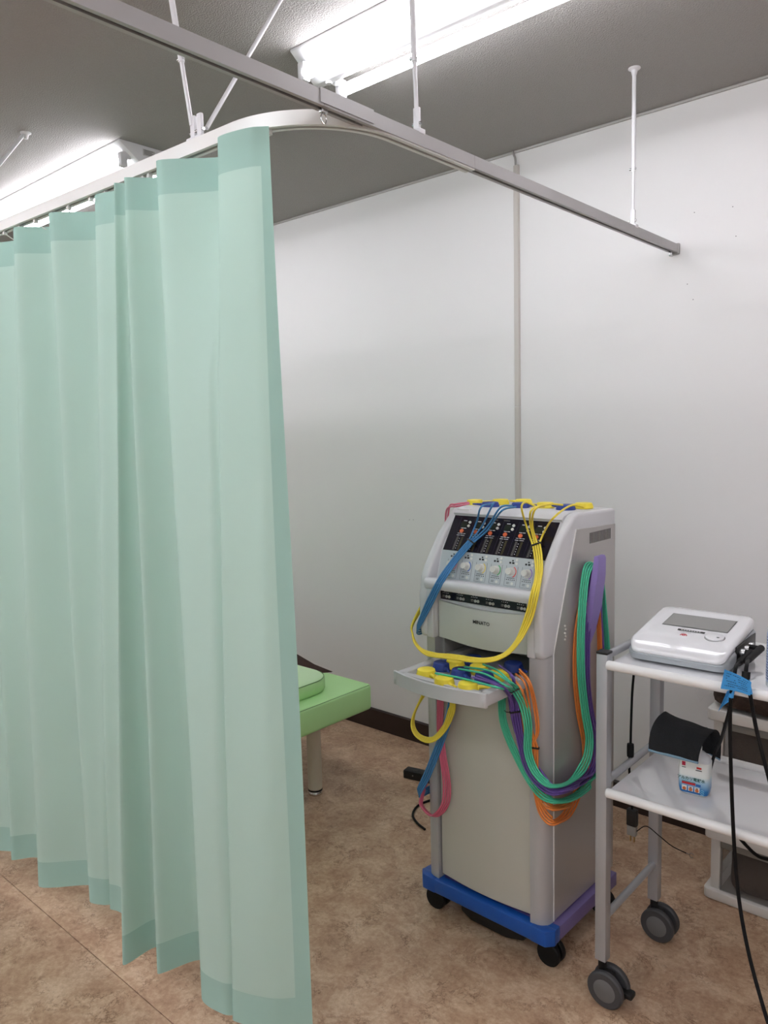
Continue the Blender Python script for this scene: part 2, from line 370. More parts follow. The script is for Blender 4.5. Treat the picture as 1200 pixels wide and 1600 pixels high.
# ================================================================== TREATMENT BED
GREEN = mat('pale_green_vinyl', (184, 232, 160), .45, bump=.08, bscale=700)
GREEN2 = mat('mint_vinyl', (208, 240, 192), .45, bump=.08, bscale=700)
cb = atz(581, 1068, .45); BX, BYF = cb.x, cb.y
bed = thing('treatment_bed', 'pale green padded treatment bed on round cream legs beside the curtain', 'bed', (BX, BYF, 0))
BL, BW = 1.85, .66
def bedpad():
    k = MB(); k.box(-BL, 0, -BW, 0, .345, .45, .014, 4); return k
bedpad().build('mattress', GREEN, bed)
MB().tube([(-BL+.012, -.004, .4455), (-.012, -.004, .4455), (-.004, -.012, .4455), (-.004, -BW+.012, .4455), (-.012, -BW+.004, .4455), (-BL+.012, -BW+.004, .4455)], .0014, 6).build('seam_piping', mat('dark_green_seam', (104, 148, 92), .6), bed)
MB().box(-BL+.06, -.06, -BW+.06, -.06, .325, .347, .003).build('bed_frame', mat('cream_paint', (205, 196, 176), .45), bed)
CREAM = mat('cream_paint', (205, 196, 176), .45)
lg = atz(493, 1240, 0); lx, ly = lg.x-BX, lg.y-BYF
for sx in (lx, -BL-lx):
    for sy in (ly, -BW-ly):
        l = MB().cyl((sx, sy, .026), (sx, sy, .33), .0285, n=28).build('leg', CREAM, bed)
        MB().lathe([(.027, 0), (.0285, .003), (.0285, .012), (.027, .014), (.027, .018), (.0285, .019), (.0285, .027), (.02, .028)], (sx, sy, 0), n=28).build('foot_cap', CHROME, l)
        MB().lathe([(.029, .018), (.029, .024)], (sx, sy, 0), n=28).build('rubber_ring', BLACKR, l)
# round pillow
pw = V((BX-.27, BYF-.36, .45))
def pring(ins, z): return [pw+V((x, y, z)) for x, y in rrect(-.20+ins, .20-ins, -.23+ins, .23-ins, max(.03, .105-ins*.45), 9)]
pil = thing('pillow', 'pale green vinyl pillow with rounded corners lying on the treatment bed', 'pillow', pw)
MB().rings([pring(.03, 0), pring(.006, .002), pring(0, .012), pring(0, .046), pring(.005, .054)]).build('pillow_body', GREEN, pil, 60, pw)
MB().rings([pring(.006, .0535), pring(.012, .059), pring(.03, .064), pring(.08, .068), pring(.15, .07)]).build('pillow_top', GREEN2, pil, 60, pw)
sm_ = pring(.003, .0535); MB().tube(sm_+sm_[:1], .0014, 6).build('pillow_seam', mat('dark_green_seam', (104, 148, 92), .6), pil, off=pw)
# brown folded blanket
b0 = atz(521, 1049.5, .45); b1 = atz(494, 1051.5, .45); BR = mat('dark_brown_fleece', (64, 44, 38), .9, var=.3, vscale=60, bump=.5, bscale=300)
bl_ = tag(MB().rings([[V(p) for p in rg] for rg in [
    [(b0.x, b0.y-.012, .4505), (b0.x-.002, b0.y-.014, .454), (b0.x-.005, b0.y-.01, .455), (b0.x-.002, b0.y-.002, .4505)],
    [(b0.x-.06, b0.y-.085, .4505), (b0.x-.075, b0.y-.07, .462), (b0.x-.085, b0.y-.028, .473), (b0.x-.085, b0.y-.008, .4505)],
    [(b0.x-.16, b0.y-.13, .4505), (b0.x-.185, b0.y-.11, .475), (b0.x-.195, b0.y-.03, .5), (b0.x-.195, b0.y-.01, .4505)],
    [(b0.x-.34, b0.y-.16, .4505), (b0.x-.36, b0.y-.13, .51), (b0.x-.38, b0.y-.03, .545), (b0.x-.38, b0.y-.01, .4505)],
    [(b0.x-.60, b0.y-.16, .4505), (b0.x-.60, b0.y-.13, .52), (b0.x-.60, b0.y-.03, .55), (b0.x-.60, b0.y-.01, .4505)]]]).build('blanket', BR),
    'dark brown cover folded to a point on the far edge of the green bed', 'blanket')

# ================================================================== ELECTROTHERAPY MACHINE
MA = math.radians(-1.0); MO = V((-1.183, 1.70, 0))
UX = V((math.cos(MA), math.sin(MA), 0)); VY = V((-math.sin(MA), math.cos(MA), 0))
def ml(u_, v_, z_): return MO+UX*u_+VY*v_+V((0, 0, z_))      # machine local -> world
def toml(p): d_ = V(p)-MO; return V((d_.dot(UX), d_.dot(VY), d_.z))
def pv(px, py, v_): return toml(atplane(px, py, ml(0, v_, 0), VY))
def pu(px, py, u_): return toml(atplane(px, py, ml(u_, 0, 0), UX))
def pz(px, py, z_): return toml(atz(px, py, z_))
mac = thing('electrotherapy_machine', 'tall silver electrotherapy machine on a blue wheeled base with six channels', 'medical machine', MO, MA)
HOUS = mat('light_grey_housing', (206, 206, 208), .38)
HOUSF = mat('pale_grey_cover', (198, 200, 194), .4)
SILV = mat('silver_column', (182, 183, 184), .34, .25)
SIDE = mat('silver_side_panel', (184, 181, 178), .3, .42)
DOOR = mat('warm_grey_door', (190, 188, 177), .42)
BLUEB = mat('blue_plastic_base', (22, 82, 168), .3)
PURB = mat('purple_plastic_base', (112, 98, 150), .38)
DARK = mat('dark_interior', (30, 28, 28), .7)
PANELB = mat('navy_black_panel', (20, 16, 30), .22)
BZ0, BZ1 = .072, .115
# base
k = MB(); k.prism([(-.228, .02), (-.21, 0), (.21, 0), (.228, .02), (.228, .05), (.2, .05), (.17, .052), (-.17, .052), (-.2, .05), (-.228, .05)], lambda p, h: (p[0], p[1], h), BZ0, BZ1, .003)
k.build('base_front', BLUEB, mac)
for s in (-1, 1):
    MB().prism([(s*.229, .0195), (s*.2105, -.001), (s*.165, -.001), (s*.165, .03), (s*.229, .03)], lambda p, h: (p[0], p[1], h), BZ0-.001, BZ1+.001, .003).build('base_corner', BLUEB, mac)
    MB().box(s*.228, s*.17, .0505, .385, BZ0+.001, BZ1-.001, .003).build('base_side', PURB, mac)
MB().box(-.17, .17, .0525, .385, BZ0+.006, BZ1-.004, .002).build('base_deck', DARK, mac)
MB().box(-.15, .15, .03, .08, BZ1-.003, BZ1+.006, .002).build('kick_strip', mat('purple_strip', (60, 52, 110), .4), mac)
# casters
for sx in (-1, 1):
    for vy in (.05, .345):
        cx = sx*.195
        c = MB(); c.cyl((cx, vy, .05), (cx, vy, BZ0+.003), .012); c.box(cx-.014, cx+.024, vy-.008, vy+.006, .03, .062, .005); c = c.build('caster', BLACK, mac)
        for q in (-.013, .013):
            MB().lathe([(.02, -.0085), (.031, -.0085), (.034, -.005), (.034, .005), (.031, .0085), (.02, .0085)], (cx+.008, vy+q-.004, .034), 'y', 24).build('wheel', BLACKR, c)
# body
MB().box(-.196, .196, .062, .392, BZ1-.001, 1.16, .004).build('cabinet_core', DARK, mac) if False else None
k = MB(); k.box(-.2, .2, .05, .395, BZ1, .775, .004); k.box(-.2, .2, .30, .395, .77, 1.0, .003)
k.box(-.2, -.152, .05, .31, .77, 1.0, .003); k.box(.152, .2, .05, .31, .77, 1.0, .003); k.box(-.155, .155, .05, .31, .85, 1.0, .003)
k.build('cabinet', mat('cabinet_grey', (150, 149, 147), .5), mac)
for s in (-1, 1):
    pl = [(s*.205, .07)]+[(s*(.205-.034*(1-math.cos(a))), .046-.034*math.sin(a)) for a in [math.radians(q) for q in range(0, 91, 15)]]+[(s*.158, .012), (s*.158, .07)]
    MB().prism(pl, lambda p, h: (p[0], p[1], h), BZ1, .856).build('column', SILV, mac, 50)
# door: slightly convex panel
nd = 12; A = []
for zz in (.128, .13, .775, .777):
    ins = .002 if zz in (.128, .777) else 0
    ring = [V((-.153+ins+(.306-2*ins)*i/nd, .024-.012*math.sin(math.pi*i/nd)+ins, zz)) for i in range(nd+1)]+[V((.153-ins, .05, zz)), V((-.153+ins, .05, zz))]
    A.append(ring)
MB().rings(A).build('door', DOOR, mac, 40)
# side panels
SP = [(.052, BZ1+.003), (.052, .86), (.066, .9), (.168, 1.176), (.4, 1.168), (.4, BZ1+.003)]
for s in (-1, 1):
    sp = MB().prism(SP, lambda p, h: (h*s, p[0], p[1]), .199, .2075, .0016, 1).build('side_panel', SIDE, mac)
    for i in range(15):
        vv = .245+i*.0085
        MB().box(s*.2073, s*.2079, vv, vv+.0042, 1.128, 1.158).build('vent_slot', DARK, sp, 0)
    MB().prism([(.0515, BZ1+.003), (.0535, BZ1+.003), (.0535, .86), (.0675, .8995), (.170, 1.1745), (.168, 1.1765), (.0655, .9005), (.0515, .8605)], lambda p, h: (h*s, p[0], p[1]), .2055, .2084).build('panel_edge', mat('pale_edge', (225, 225, 222), .4), sp)
    for q, zz in enumerate((.925, .915, .905, .896, .888)):
        MB().cyl((s*.2073, .108+.003*(q % 2), zz), (s*.2105, .108+.003*(q % 2), zz), .0028, n=8).build('screw', mat('switch_white', (215, 214, 208), .4), sp)
# head: cheeks + centre
CHK = [(.006, .853), (0, .875), (-.003, .975), (.004, 1.003), (.006, 1.03), (.02, 1.056), (.04, 1.083), (.092, 1.15), (.148, 1.2), (.168, 1.214), (.19, 1.218), (.405, 1.212), (.405, .853)]
hd = []
for s in (-1, 1):
    MB().prism(CHK, lambda p, h: (h*s, p[0], p[1]), .176, .2055, .009, 3).build('head_cheek', HOUS, mac, 50)
CEN = [(.30, .858), (.30, .86), (.034, .86), (.034, 1.0), (.004, 1.0), (-.003, 1.006), (-.004, 1.013), (.002, 1.022), (.046, 1.02), (.0475, 1.022), (.072, 1.1), (.143, 1.197), (.14, 1.203), (.152, 1.211), (.18, 1.218), (.405, 1.212), (.405, .858)]
MB().prism(CEN, lambda p, h: (h, p[0], p[1]), -.181, .181).build('head_housing', HOUS, mac, 25)
for s in (-1, 1): MB().box(s*.1555, s*.18, .003, .05, .8535, 1.003, .004, 3).build('front_post', HOUS, mac, 50)
# lip bar spanning the front
LIP = [(-.001, .998), (-.007, 1.008), (-.006, 1.02), (.0, 1.027), (.012, 1.028), (.046, 1.022), (.046, 1.0)]
MB().prism(LIP, lambda p, h: (h, p[0], p[1]), -.18, .18).build('front_lip', HOUS, mac, 50)
# knob strip
E1 = V((0, .0245, .08)).normalized(); N1 = V((0, -E1.z, E1.y)); O1 = V((0, .0475, 1.0205)); L1 = .0845
E2 = V((0, .071, .097)).normalized(); N2 = V((0, -E2.z, E2.y)); O2 = V((0, .0722, 1.1005)); L2 = .118
XA = V((1, 0, 0))
def plq(o, e, n, a0, a1, b0, b1, h, name, m, parent, taper=0):
    k = MB(); P = [(a0, b0), (a1, b0), (a1-taper, b1), (a0+taper, b1)]
    return k.prism(P, lambda p, t_: o+XA*p[0]+e*p[1]+n*t_, .0, h).build(name, m, parent, 0)
KS = plq(O1, E1, N1, -.171, .171, .002, L1, .0012, 'knob_panel', mat('pale_blue_grey_print', (188, 194, 197), .4), mac)
DP = plq(O2, E2, N2, -.17, .17, .001, L2-.001, .0012, 'display_panel', PANELB, mac, -.005)
INK = mat('black_print', (22, 22, 24), .5); WPR = mat('white_print', (225, 225, 225), .5); GPR = mat('grey_print', (120, 118, 112), .5)
ORA = mat('orange_button', (226, 110, 66), .4); WBT = mat('white_button', (222, 222, 216), .4); KNOB = mat('ivory_knob', (214, 213, 206), .35)
RINGC = [(214, 110, 160), (50, 100, 190), (226, 196, 60), (70, 180, 90), (222, 70, 56), (140, 100, 180)]
def disc(o, e, n, a, b_, rr, h, name, m, parent, seg=14):
    c0 = o+XA*a+e*b_; return MB().cyl(c0, c0+n*h, rr, n=seg).build(name, m, parent)
for i in range(6):
    a = -.125+.05*i
    # upper dark panel
    disc_o = O2
    plq(O2, E2, N2, a-.0235, a-.023, .004, L2-.006, .0016, 'divider', mat('navy_line', (52, 46, 66), .4), DP)
    plq(O2, E2, N2, a-.015, a+.007, .079, .098, .0018, 'display_window', mat('unlit_lcd', (40, 46, 40), .15), DP)
    plq(O2, E2, N2, a-.011, a+.001, .1, .1022, .0016, 'print_line', WPR, DP)
    disc(O2, E2, N2, a+.0135, .096, .0042, .004, 'button', WBT, DP); disc(O2, E2, N2, a+.0135, .084, .0042, .004, 'button', WBT, DP)
    disc(O2, E2, N2, a-.004, .066, .0062, .004, 'start_button', ORA, DP)
    for q, (x0, x1, y0) in enumerate(((-.012, -.002, .0755), (.0, .008, .0755), (-.016, -.008, .0575), (-.006, .002, .0575), (.004, .012, .0575), (-.017, -.006, .0515), (-.003, .011, .0515))):
        plq(O2, E2, N2, a+x0, a+x1, y0, y0+.0016, .0016, 'print_line', WPR, DP)
    for q in range(5): plq(O2, E2, N2, a-.0035, a-.0015, .008+.008*q, .0105+.008*q, .0016, 'print_mark', WPR, DP)
    for xx in (-.013, -.0105, -.008, .004, .0065, .009): plq(O2, E2, N2, a+xx, a+xx+.0009, .004, .048, .0016, 'bar_scale', mat('olive_bar', (92, 86, 48), .4) if xx > 0 else GPR, DP)
    # knob strip
    kb = MB(); c0 = O1+XA*(a-.002)+E1*.044
    kb.cyl(c0, c0+N1*.004, .0125, .0115, 24); kb.cyl(c0+N1*.004, c0+N1*.018, .0098, .0088, 24); kb = kb.build('knob', KNOB, KS)
    rp = []
    for t_ in range(13):
        g = math.radians(-62+t_*124/12); rp.append((math.cos(g), math.sin(g)))
    rg = MB(); PP = [(.0142*x, .0142*y) for x, y in rp]+[(.0165*x, .0165*y) for x, y in rp[::-1]]
    rg.prism(PP, lambda p, t_: O1+XA*(a-.002+p[0])+E1*(.044+p[1])+N1*t_, 0, .0016).build('dial_arc', mat('arc%d' % i, RINGC[i], .4), KS)
    for (x0, x1, y0, y1) in ((-.012, -.006, .066, .071), (-.003, .004, .066, .071), (-.004, .001, .073, .0765)):
        plq(O1, E1, N1, a+x0, a+x1, y0, y1, .0016, 'print_mark', INK, KS)
    for (bb, yy) in ((.0115, .0775), (.0115, .0675)): disc(O1, E1, N1, a+bb, yy, .0036, .003, 'button', WBT, KS)
    for q in range(5): plq(O1, E1, N1, a-.014+.006*q, a-.0115+.006*q, .021, .0235, .0016, 'print_mark', INK, KS)
    plq(O1, E1, N1, a-.013, a+.012, .0265, .0277, .0016, 'print_line', INK, KS)
    for (x0, x1, y0, y1) in ((-.019, -.0184, .006, .06), (.0175, .0181, .006, .06), (-.019, .0181, .0055, .0061), (-.012, -.003, .014, .0152), (-.012, -.004, .011, .0121)):
        plq(O1, E1, N1, a+x0, a+x1, y0, y1, .0016, 'print_line', mat('dark_grey_print', (70, 74, 78), .5), KS)
    disc(O1, E1, N1, a+.006, .0125, .0042, .0018, 'button', WBT, KS)
plq(O2, E2, N2, -.03, -.02, L2-.0085, L2-.0065, .0016, 'print_line', GPR, DP); plq(O2, E2, N2, .0, .02, L2-.0085, L2-.0065, .0016, 'print_line', GPR, DP)
# name sticker on the top edge
pl_ = pz(726, 796.5, 1.2165)
st = MB().box(pl_.x-.021, pl_.x+.021, pl_.y-.007, pl_.y+.007, 1.2165, 1.2185).build('sticker', mat('sticker_white', (232, 232, 230), .4), mac, 0)
# CH band
BV = .028
cb_ = MB().box(-.147, .152, BV, .04, .966, .999, .001).build('channel_band', PANELB, mac)
for i in range(6):
    a = -.125+.05*i
    lettering('CH%d' % (i+1), .0085, WPR, cb_, frame((a-.002, BV-.0006, .992), (1, 0, 0), (0, 0, 1)))
    for q in range(4): MB().box(a-.013+.006*q, a-.0105+.006*q, BV-.0005, BV, .9845, .986).build('print_mark', WPR, cb_, 0)
    for q in (0, .0095): MB().cyl((a+.001+q, BV, .9755), (a+.001+q, BV-.002, .9755), .0042, n=14).build('button', mat('grey_button', (172, 172, 168), .4), cb_)
    MB().box(a-.014, a-.006, BV-.0005, BV, .976, .979).build('print_mark', GPR, cb_, 0); MB().box(a-.014, a-.007, BV-.0005, BV, .9725, .9745).build('print_mark', GPR, cb_, 0)
# front cover with swept edges
nc = 16; rows = []
cov = MB()
for j in range(7):
    ring = []
    for i in range(nc+1):
        s = i/nc; uu = -.153+.306*s; zt = .9625-.010*math.sin(math.pi*s)**.9; zb = .8535-.009*math.sin(math.pi*min(1, max(0, (s-.08)/.84)))
        ring.append(V((uu, BV-.002-.011*math.sin(math.pi*s)*math.sin(math.pi*(.15+.7*j/6)), zt+(zb-zt)*j/6)))
    rows.append(ring)
G = [[cov.bm.verts.new(p) for p in rg] for rg in rows]; Bk = [[cov.bm.verts.new(V((p.x, .045, p.z))) for p in rg] for rg in (rows[0], rows[-1])]
for a, b_ in zip(G, G[1:]):
    for q in range(nc): cov.bm.faces.new((a[q], b_[q], b_[q+1], a[q+1]))
for q in range(nc): cov.bm.faces.new((Bk[0][q], G[0][q], G[0][q+1], Bk[0][q+1])); cov.bm.faces.new((G[-1][q], Bk[1][q], Bk[1][q+1], G[-1][q+1]))
cov = cov.build('front_cover', HOUSF, mac, 50)
lettering('MINATO', .0145, INK, cov, frame((.004, BV-.0136, .9195), (1, 0, 0), (0, 0, 1)), bold=.0002)
# slot interior
# tray
TZ = .800; TV0 = -.190; TH = .149
tray = MB(); n_ = 14; fr_ = []
for i in range(n_+1):
    s = i/n_; fr_.append((-TH-.003+(2*TH+.006)*s, TV0+.014-.025*math.sin(math.pi*s)))
poly = fr_+[(x, y+.009) for x, y in fr_[::-1]]
TRM = mat('tray_grey', (190, 190, 190), .42)
tr = MB(); tr.box(-TH+.002, TH-.002, TV0+.012, .22, TZ-.03, TZ-.012, .001)
for s in (-1, 1): tr.box(s*TH, s*(TH-.026), TV0+.014, .22, TZ-.032, TZ-.001, .002)
tr.box(-TH+.02, TH-.02, TV0+.016, TV0+.038, TZ-.032, TZ-.001, .002)
tr.box(-TH, TH, .2, .222, TZ-.03, TZ-.001, .002)
tr = tr.build('tray', TRM, mac)
MB().prism(poly, lambda p, h: (p[0], p[1], h), TZ-.034, TZ+.003, .0012, 1).build('tray_front', TRM, tr, 40)
# cable hooks on both sides
PURH = mat('purple_hook', (140, 122, 188), .35)
for s in (-1, 1):
    k = MB(); secs = []
    for f, uo, vw, th in ((0, .2095, .004, .004), (.06, .214, .009, .010), (.25, .224, .02, .015), (.5, .234, .028, .017), (.8, .245, .027, .015), (.97, .25, .023, .012), (1, .249, .021, .009)):
        z_ = .822+.28*f; vc = .208+.016*math.sin(f*2.2)
        secs.append([V((s*(uo-th/2), vc-vw, z_)), V((s*(uo+th/2), vc-vw+.004, z_)), V((s*(uo+th/2), vc+vw, z_)), V((s*(uo-th/2), vc+vw, z_))])
    k.rings(secs); k.box(s*.207, s*.22, .195, .225, .822, .842, .002); k.build('cable_hook', PURH, mac, 40)
# black foot unit and mains lead under the base
ft = MB(); ft.prism([(-.11, .055), (-.06, .035), (.06, .035), (.11, .055), (.11, .16), (-.11, .16)], lambda p, h: (p[0], p[1], h), .012, .073, .006)
ft.build('foot_brake', BLACK, mac)

# ------------------------------------------------------------------ electrode pads
PADY = mat('yellow_pad', (240, 218, 62), .5); PADB = mat('navy_blue_pad', (38, 62, 140), .5)
def pad_proto(name, m, r0=.0275, h=.022):
    t = bpy.data.objects.new(name, None); COL.objects.link(t); t.empty_display_size = .02
    MB().lathe([(r0*.94, 0), (r0, .002), (r0, h*.3), (r0*.86, h*.95), (r0*.8, h), (r0*.3, h*1.01)], (0, 0, 0), n=28).build('cup', m, t)
    k = MB(); k.cyl((r0*.7, 0, h*.45), (r0+.012, 0, h*.5), .0062, .0045, 12)
    for q in range(4): k.cyl((r0+.012+.004*q, 0, h*.5), (r0+.0145+.004*q, 0, h*.5), .0045-.0003*q, n=10)
    k.cyl((r0+.01, 0, h*.5), (r0+.03, 0, h*.5), .003, n=10); k.build('cable_sleeve', m, t)
    return t
PR = {'y': pad_proto('electrode_pad', PADY), 'b': pad_proto('electrode_pad', PADB)}
USED = {'y': False, 'b': False}
PADPOS = {}
def pad(kind, p, ang, lab, grp, tilt=0):
    o = PR[kind] if not USED[kind] else copy_tree(PR[kind]); USED[kind] = True
    o.location = p; o.rotation_euler = (tilt, 0, math.radians(ang)); tag(o, lab, 'electrode pad', grp); o.scale = (1, 1, .72 if 'machine top' in grp else 1)
    return o
TF = TZ-.0118
def traypad(kind, px, py, ang, lift, lab):
    q = atz(px, py, TF+.022+lift); q.z = TF+lift
    pad(kind, q, ang, ('yellow' if kind == 'y' else 'navy blue')+' electrode pad in the tray '+lab, ('yellow' if kind == 'y' else 'blue')+' electrode pads in the tray')
for a in (('y', 666, 1045, -22, 0, 'in the front corner away from the hanging leads'), ('y', 694, 1058, -20, 0, 'midway along the curved front edge'), ('y', 731, 1066, 30, 0, 'at the front corner closest to the drooping leads'),
          ('b', 691, 1034, -35, 0, 'right behind the yellow corner pad'), ('b', 720, 1045, -30, 0, 'in the middle between two rows of yellow pads'), ('b', 757, 1052, -15, 0, 'partly under the green wires'),
          ('y', 711, 1031, -40, .004, 'by the rim under the yellow loop'), ('y', 748, 1039, -30, 0, 'under the lowest sag of the yellow loop'), ('y', 780, 1049, -20, 0, 'beneath the purple wires'),
          ('b', 739, 1025, 60, 0, 'deep inside the dark slot'), ('b', 802, 1035, -20, .012, 'lying highest, beside the orange wires')): traypad(*a)
TOPM = 1.2185
def toppad(kind, px, py, ang, yo, lab):
    q = aty(px, py, yo); q.z = TOPM-.0035
    pad(kind, q, ang, ('yellow' if kind == 'y' else 'navy blue')+' electrode pad on the machine top '+lab, ('yellow' if kind == 'y' else 'blue')+' electrode pads on the machine top')
for a in (('y', 742, 785, 120, 1.97, 'where the pink wires end'), ('b', 766, 789, 190, 1.93, 'under the blue wires'), ('y', 782, 782, 200, 2.02, 'just behind the blue wires'), ('b', 813, 793, 20, 1.955, 'between the blue and the yellow wires'),
          ('y', 852, 793, 180, 1.99, 'beneath the yellow wires'), ('b', 884, 796, 160, 1.965, 'crossed by the last yellow wire'), ('y', 912, 793, 170, 2.03, 'at the end above the side vents'), ('y', 818, 788, 170, 2.05, 'behind the first yellow wire')): toppad(*a)

# ------------------------------------------------------------------ flat leads
LEADC = {'blue': (58, 124, 176), 'yellow': (236, 212, 66), 'pink': (208, 98, 124), 'green': (70, 186, 146), 'purple': (98, 72, 148), 'orange': (222, 128, 56)}
def nrm(c): return {'f': V((0, -1, 0)), 's': V((1, 0, 0)), 'l': V((-1, 0, 0)), 'u': V((0, 0, 1)), 'd': V((0, 0, -1)), 'o': V((.7, -.7, 0)), 'sl': V((0, -.8, .6)), 'b': V((0, 1, 0))}[c] if isinstance(c, str) else V(c).normalized()
WR = .0028; SP_ = .0064
def lead(color, label, ribbon, starts=None, ties=(), n=4, flip=1):
    """ribbon: list of (machine-local point, normal code); starts: per wire list of local points placed before the ribbon"""
    m = mat(color+'_lead', LEADC[color], .5)
    P = [r_[0] for r_ in ribbon]; N_ = [nrm(r_[1]) for r_ in ribbon]; K = 7
    pts = crom(P, K); nn = []
    for i in range(len(P)-1):
        for q in range(K): nn.append(N_[i].lerp(N_[i+1], q/K))
    nn.append(N_[-1])
    lo = min(pts, key=lambda p: p.z); t = thing('electrode_lead', label, 'cable', ml(*lo), MA)
    sides = []
    for i, p in enumerate(pts):
        tg = (pts[min(i+1, len(pts)-1)]-pts[max(i-1, 0)]).normalized(); s = tg.cross(nn[i])
        s = s.normalized() if s.length > .05 else (sides[-1] if sides else V((1, 0, 0)))
        if sides and s.dot(sides[-1]) < 0: s = -s
        sides.append(s)
    for w in range(n):
        o_ = (w-(n-1)/2)*SP_*flip; wp = [p+s*o_ for p, s in zip(pts, sides)]
        if starts and w < len(starts) and starts[w]:
            pre = crom(list(starts[w])+[wp[0], wp[3]], 7)[:-7]; wp = pre+wp[1:] if len(wp) > 1 else pre
        MB().tube(wp, WR, 7).build('wire', m, t, 60, lo)
    for idx in ties:
        i = min(len(pts)-2, idx*K); p, s = pts[i], sides[i]; tg = (pts[i+1]-pts[i-1] if i else pts[1]-pts[0]).normalized(); nv = tg.cross(s); hw = n*SP_/2+.002
        k = MB(); R_ = []
        for dt in (-.0022, .0022): R_.append([p+tg*dt+s*(hw*c)+nv*(.0042*e) for c, e in ((-1, -.6), (-.8, -1), (.8, -1), (1, -.6), (1, .6), (.8, 1), (-.8, 1), (-1, .6))])
        k.rings(R_); k.tube([p+s*hw, p+s*(hw+.008)+nv*.006, p+s*(hw+.012)+nv*.016], .0012, 5); k.build('cable_tie', BLACK, t, off=lo)
    return t
# helper: point on the slanted control face, lifted
SN = N2
def psl(px, py, lift=.012):
    p0 = ml(*(O2+N2*lift)); n_ = (UX*N2.x+VY*N2.y+V((0, 0, N2.z))); return toml(atplane(px, py, p0, n_))
def pks(px, py, lift=.03):
    p0 = ml(*(O1+N1*lift)); n_ = (UX*N1.x+VY*N1.y+V((0, 0, N1.z))); return toml(atplane(px, py, p0, n_))
TPZ = 1.228
# hidden left-side run: over the left hook then back down to the front
def leftrun(z0, z1, hookz=1.02, du=0):
    return [(V((-.225-du, .05, z0)), 'l'), (V((-.228-du, .13, (z0+hookz)/2+.03)), 'l'), (V((-.224-du, .2, hookz)), 'u'), (V((-.226-du, .255, hookz-.1)), 'b'), (V((-.218-du, .23, (z1+hookz)/2-.1)), 'l'), (V((-.216-du, .12, z1-.03)), 'l')]
lead('blue', 'blue four-strand lead running over the left of the control panel',
     [(psl(736, 846), 'sl'), (psl(712, 874), 'sl'), (pks(690, 905, .05), (0, -.9, .3)), (pv(672, 940, -.012), 'f'), (pv(660, 965, -.006), (-.4, -.9, 0)), (pv(652, 984, .01), (-.8, -.5, 0))] + leftrun(.868, .42, .98) +
     [(pv(655, 1240, -.008), (-.6, -.8, 0)), (pv(668, 1210, -.014), 'f'), (pv(686, 1165, -.014), 'f'), (pv(700, 1125, -.006), 'f'), (pv(706, 1095, .006), 'f'), (pv(707, 1070, .01), 'f')],
     starts=[[pz(770, 787, TPZ+.006), pz(752, 792, TPZ+.004), psl(745, 815, .02)], [pz(772, 785, TPZ+.014), pz(768, 792, TPZ+.006), psl(752, 824, .022)],
             [pz(800, 790, TPZ+.006), pz(782, 793, TPZ+.004), psl(762, 822, .02)], [pz(806, 792, TPZ+.006), pz(784, 798, TPZ), psl(762, 828, .016)]], ties=(0,), flip=-1)
lead('yellow', 'yellow four-strand lead drooping in a wide loop across the machine front',
     [(psl(838, 851), 'sl'), (psl(841, 870), 'sl'), (pks(842, 895, .04), (0, -.95, .2)), (pv(836, 925, -.022), 'f'), (pv(826, 965, -.022), 'f'), (pv(808, 1003, -.04), (-.5, -.7, .6)), (pv(785, 1025, -.06), (-.3, -.35, .9)), (pv(752, 1032, -.07), (0, -.25, 1)), (pv(705, 1026, -.06), (.1, -.3, 1)), (pv(672, 1022, -.035), (.3, -.3, 1)), (pv(653, 1010, -.015), (.7, .3, .6)), (pv(645, 992, 0), (.75, .6, .1)), (pv(647, 970, .02), (.75, .6, 0))] +
     [(V((-.228, .13, 1.0)), (1, 0, 0)), (V((-.224, .2, 1.03)), 'd'), (V((-.228, .255, .9)), 'b'), (V((-.23, .2, .75)), 's'), (V((-.228, .1, .70)), 's')] +
     [(pv(655, 1098, .03), (.75, .6, 0)), (pv(645, 1127, .0), (.75, .5, .3)), (pv(652, 1148, -.02), (.5, .1, .85)), (pv(674, 1156, -.03), (-.05, -.45, .95)), (pv(694, 1138, -.03), (-.45, -.85, .3)), (pv(705, 1112, -.02), 'f'), (pv(708, 1092, .004), 'f'), (pv(708, 1068, .008), 'f')],
     starts=[[pz(840, 793, TPZ+.008), pz(822, 785, TPZ+.018), pz(815, 793, TPZ+.012), psl(822, 820, .02)], [pz(850, 791, TPZ+.008), pz(838, 792, TPZ+.012), pz(829, 800, TPZ+.004), psl(829, 822, .016)],
             [pz(880, 789, TPZ+.014), pz(858, 788, TPZ+.016), pz(836, 796, TPZ+.01), psl(832, 822, .02)], [pz(912, 792, TPZ+.01), pz(892, 790, TPZ+.016), pz(866, 808, TPZ), psl(851, 830, .02)]], ties=(0,), flip=-1)
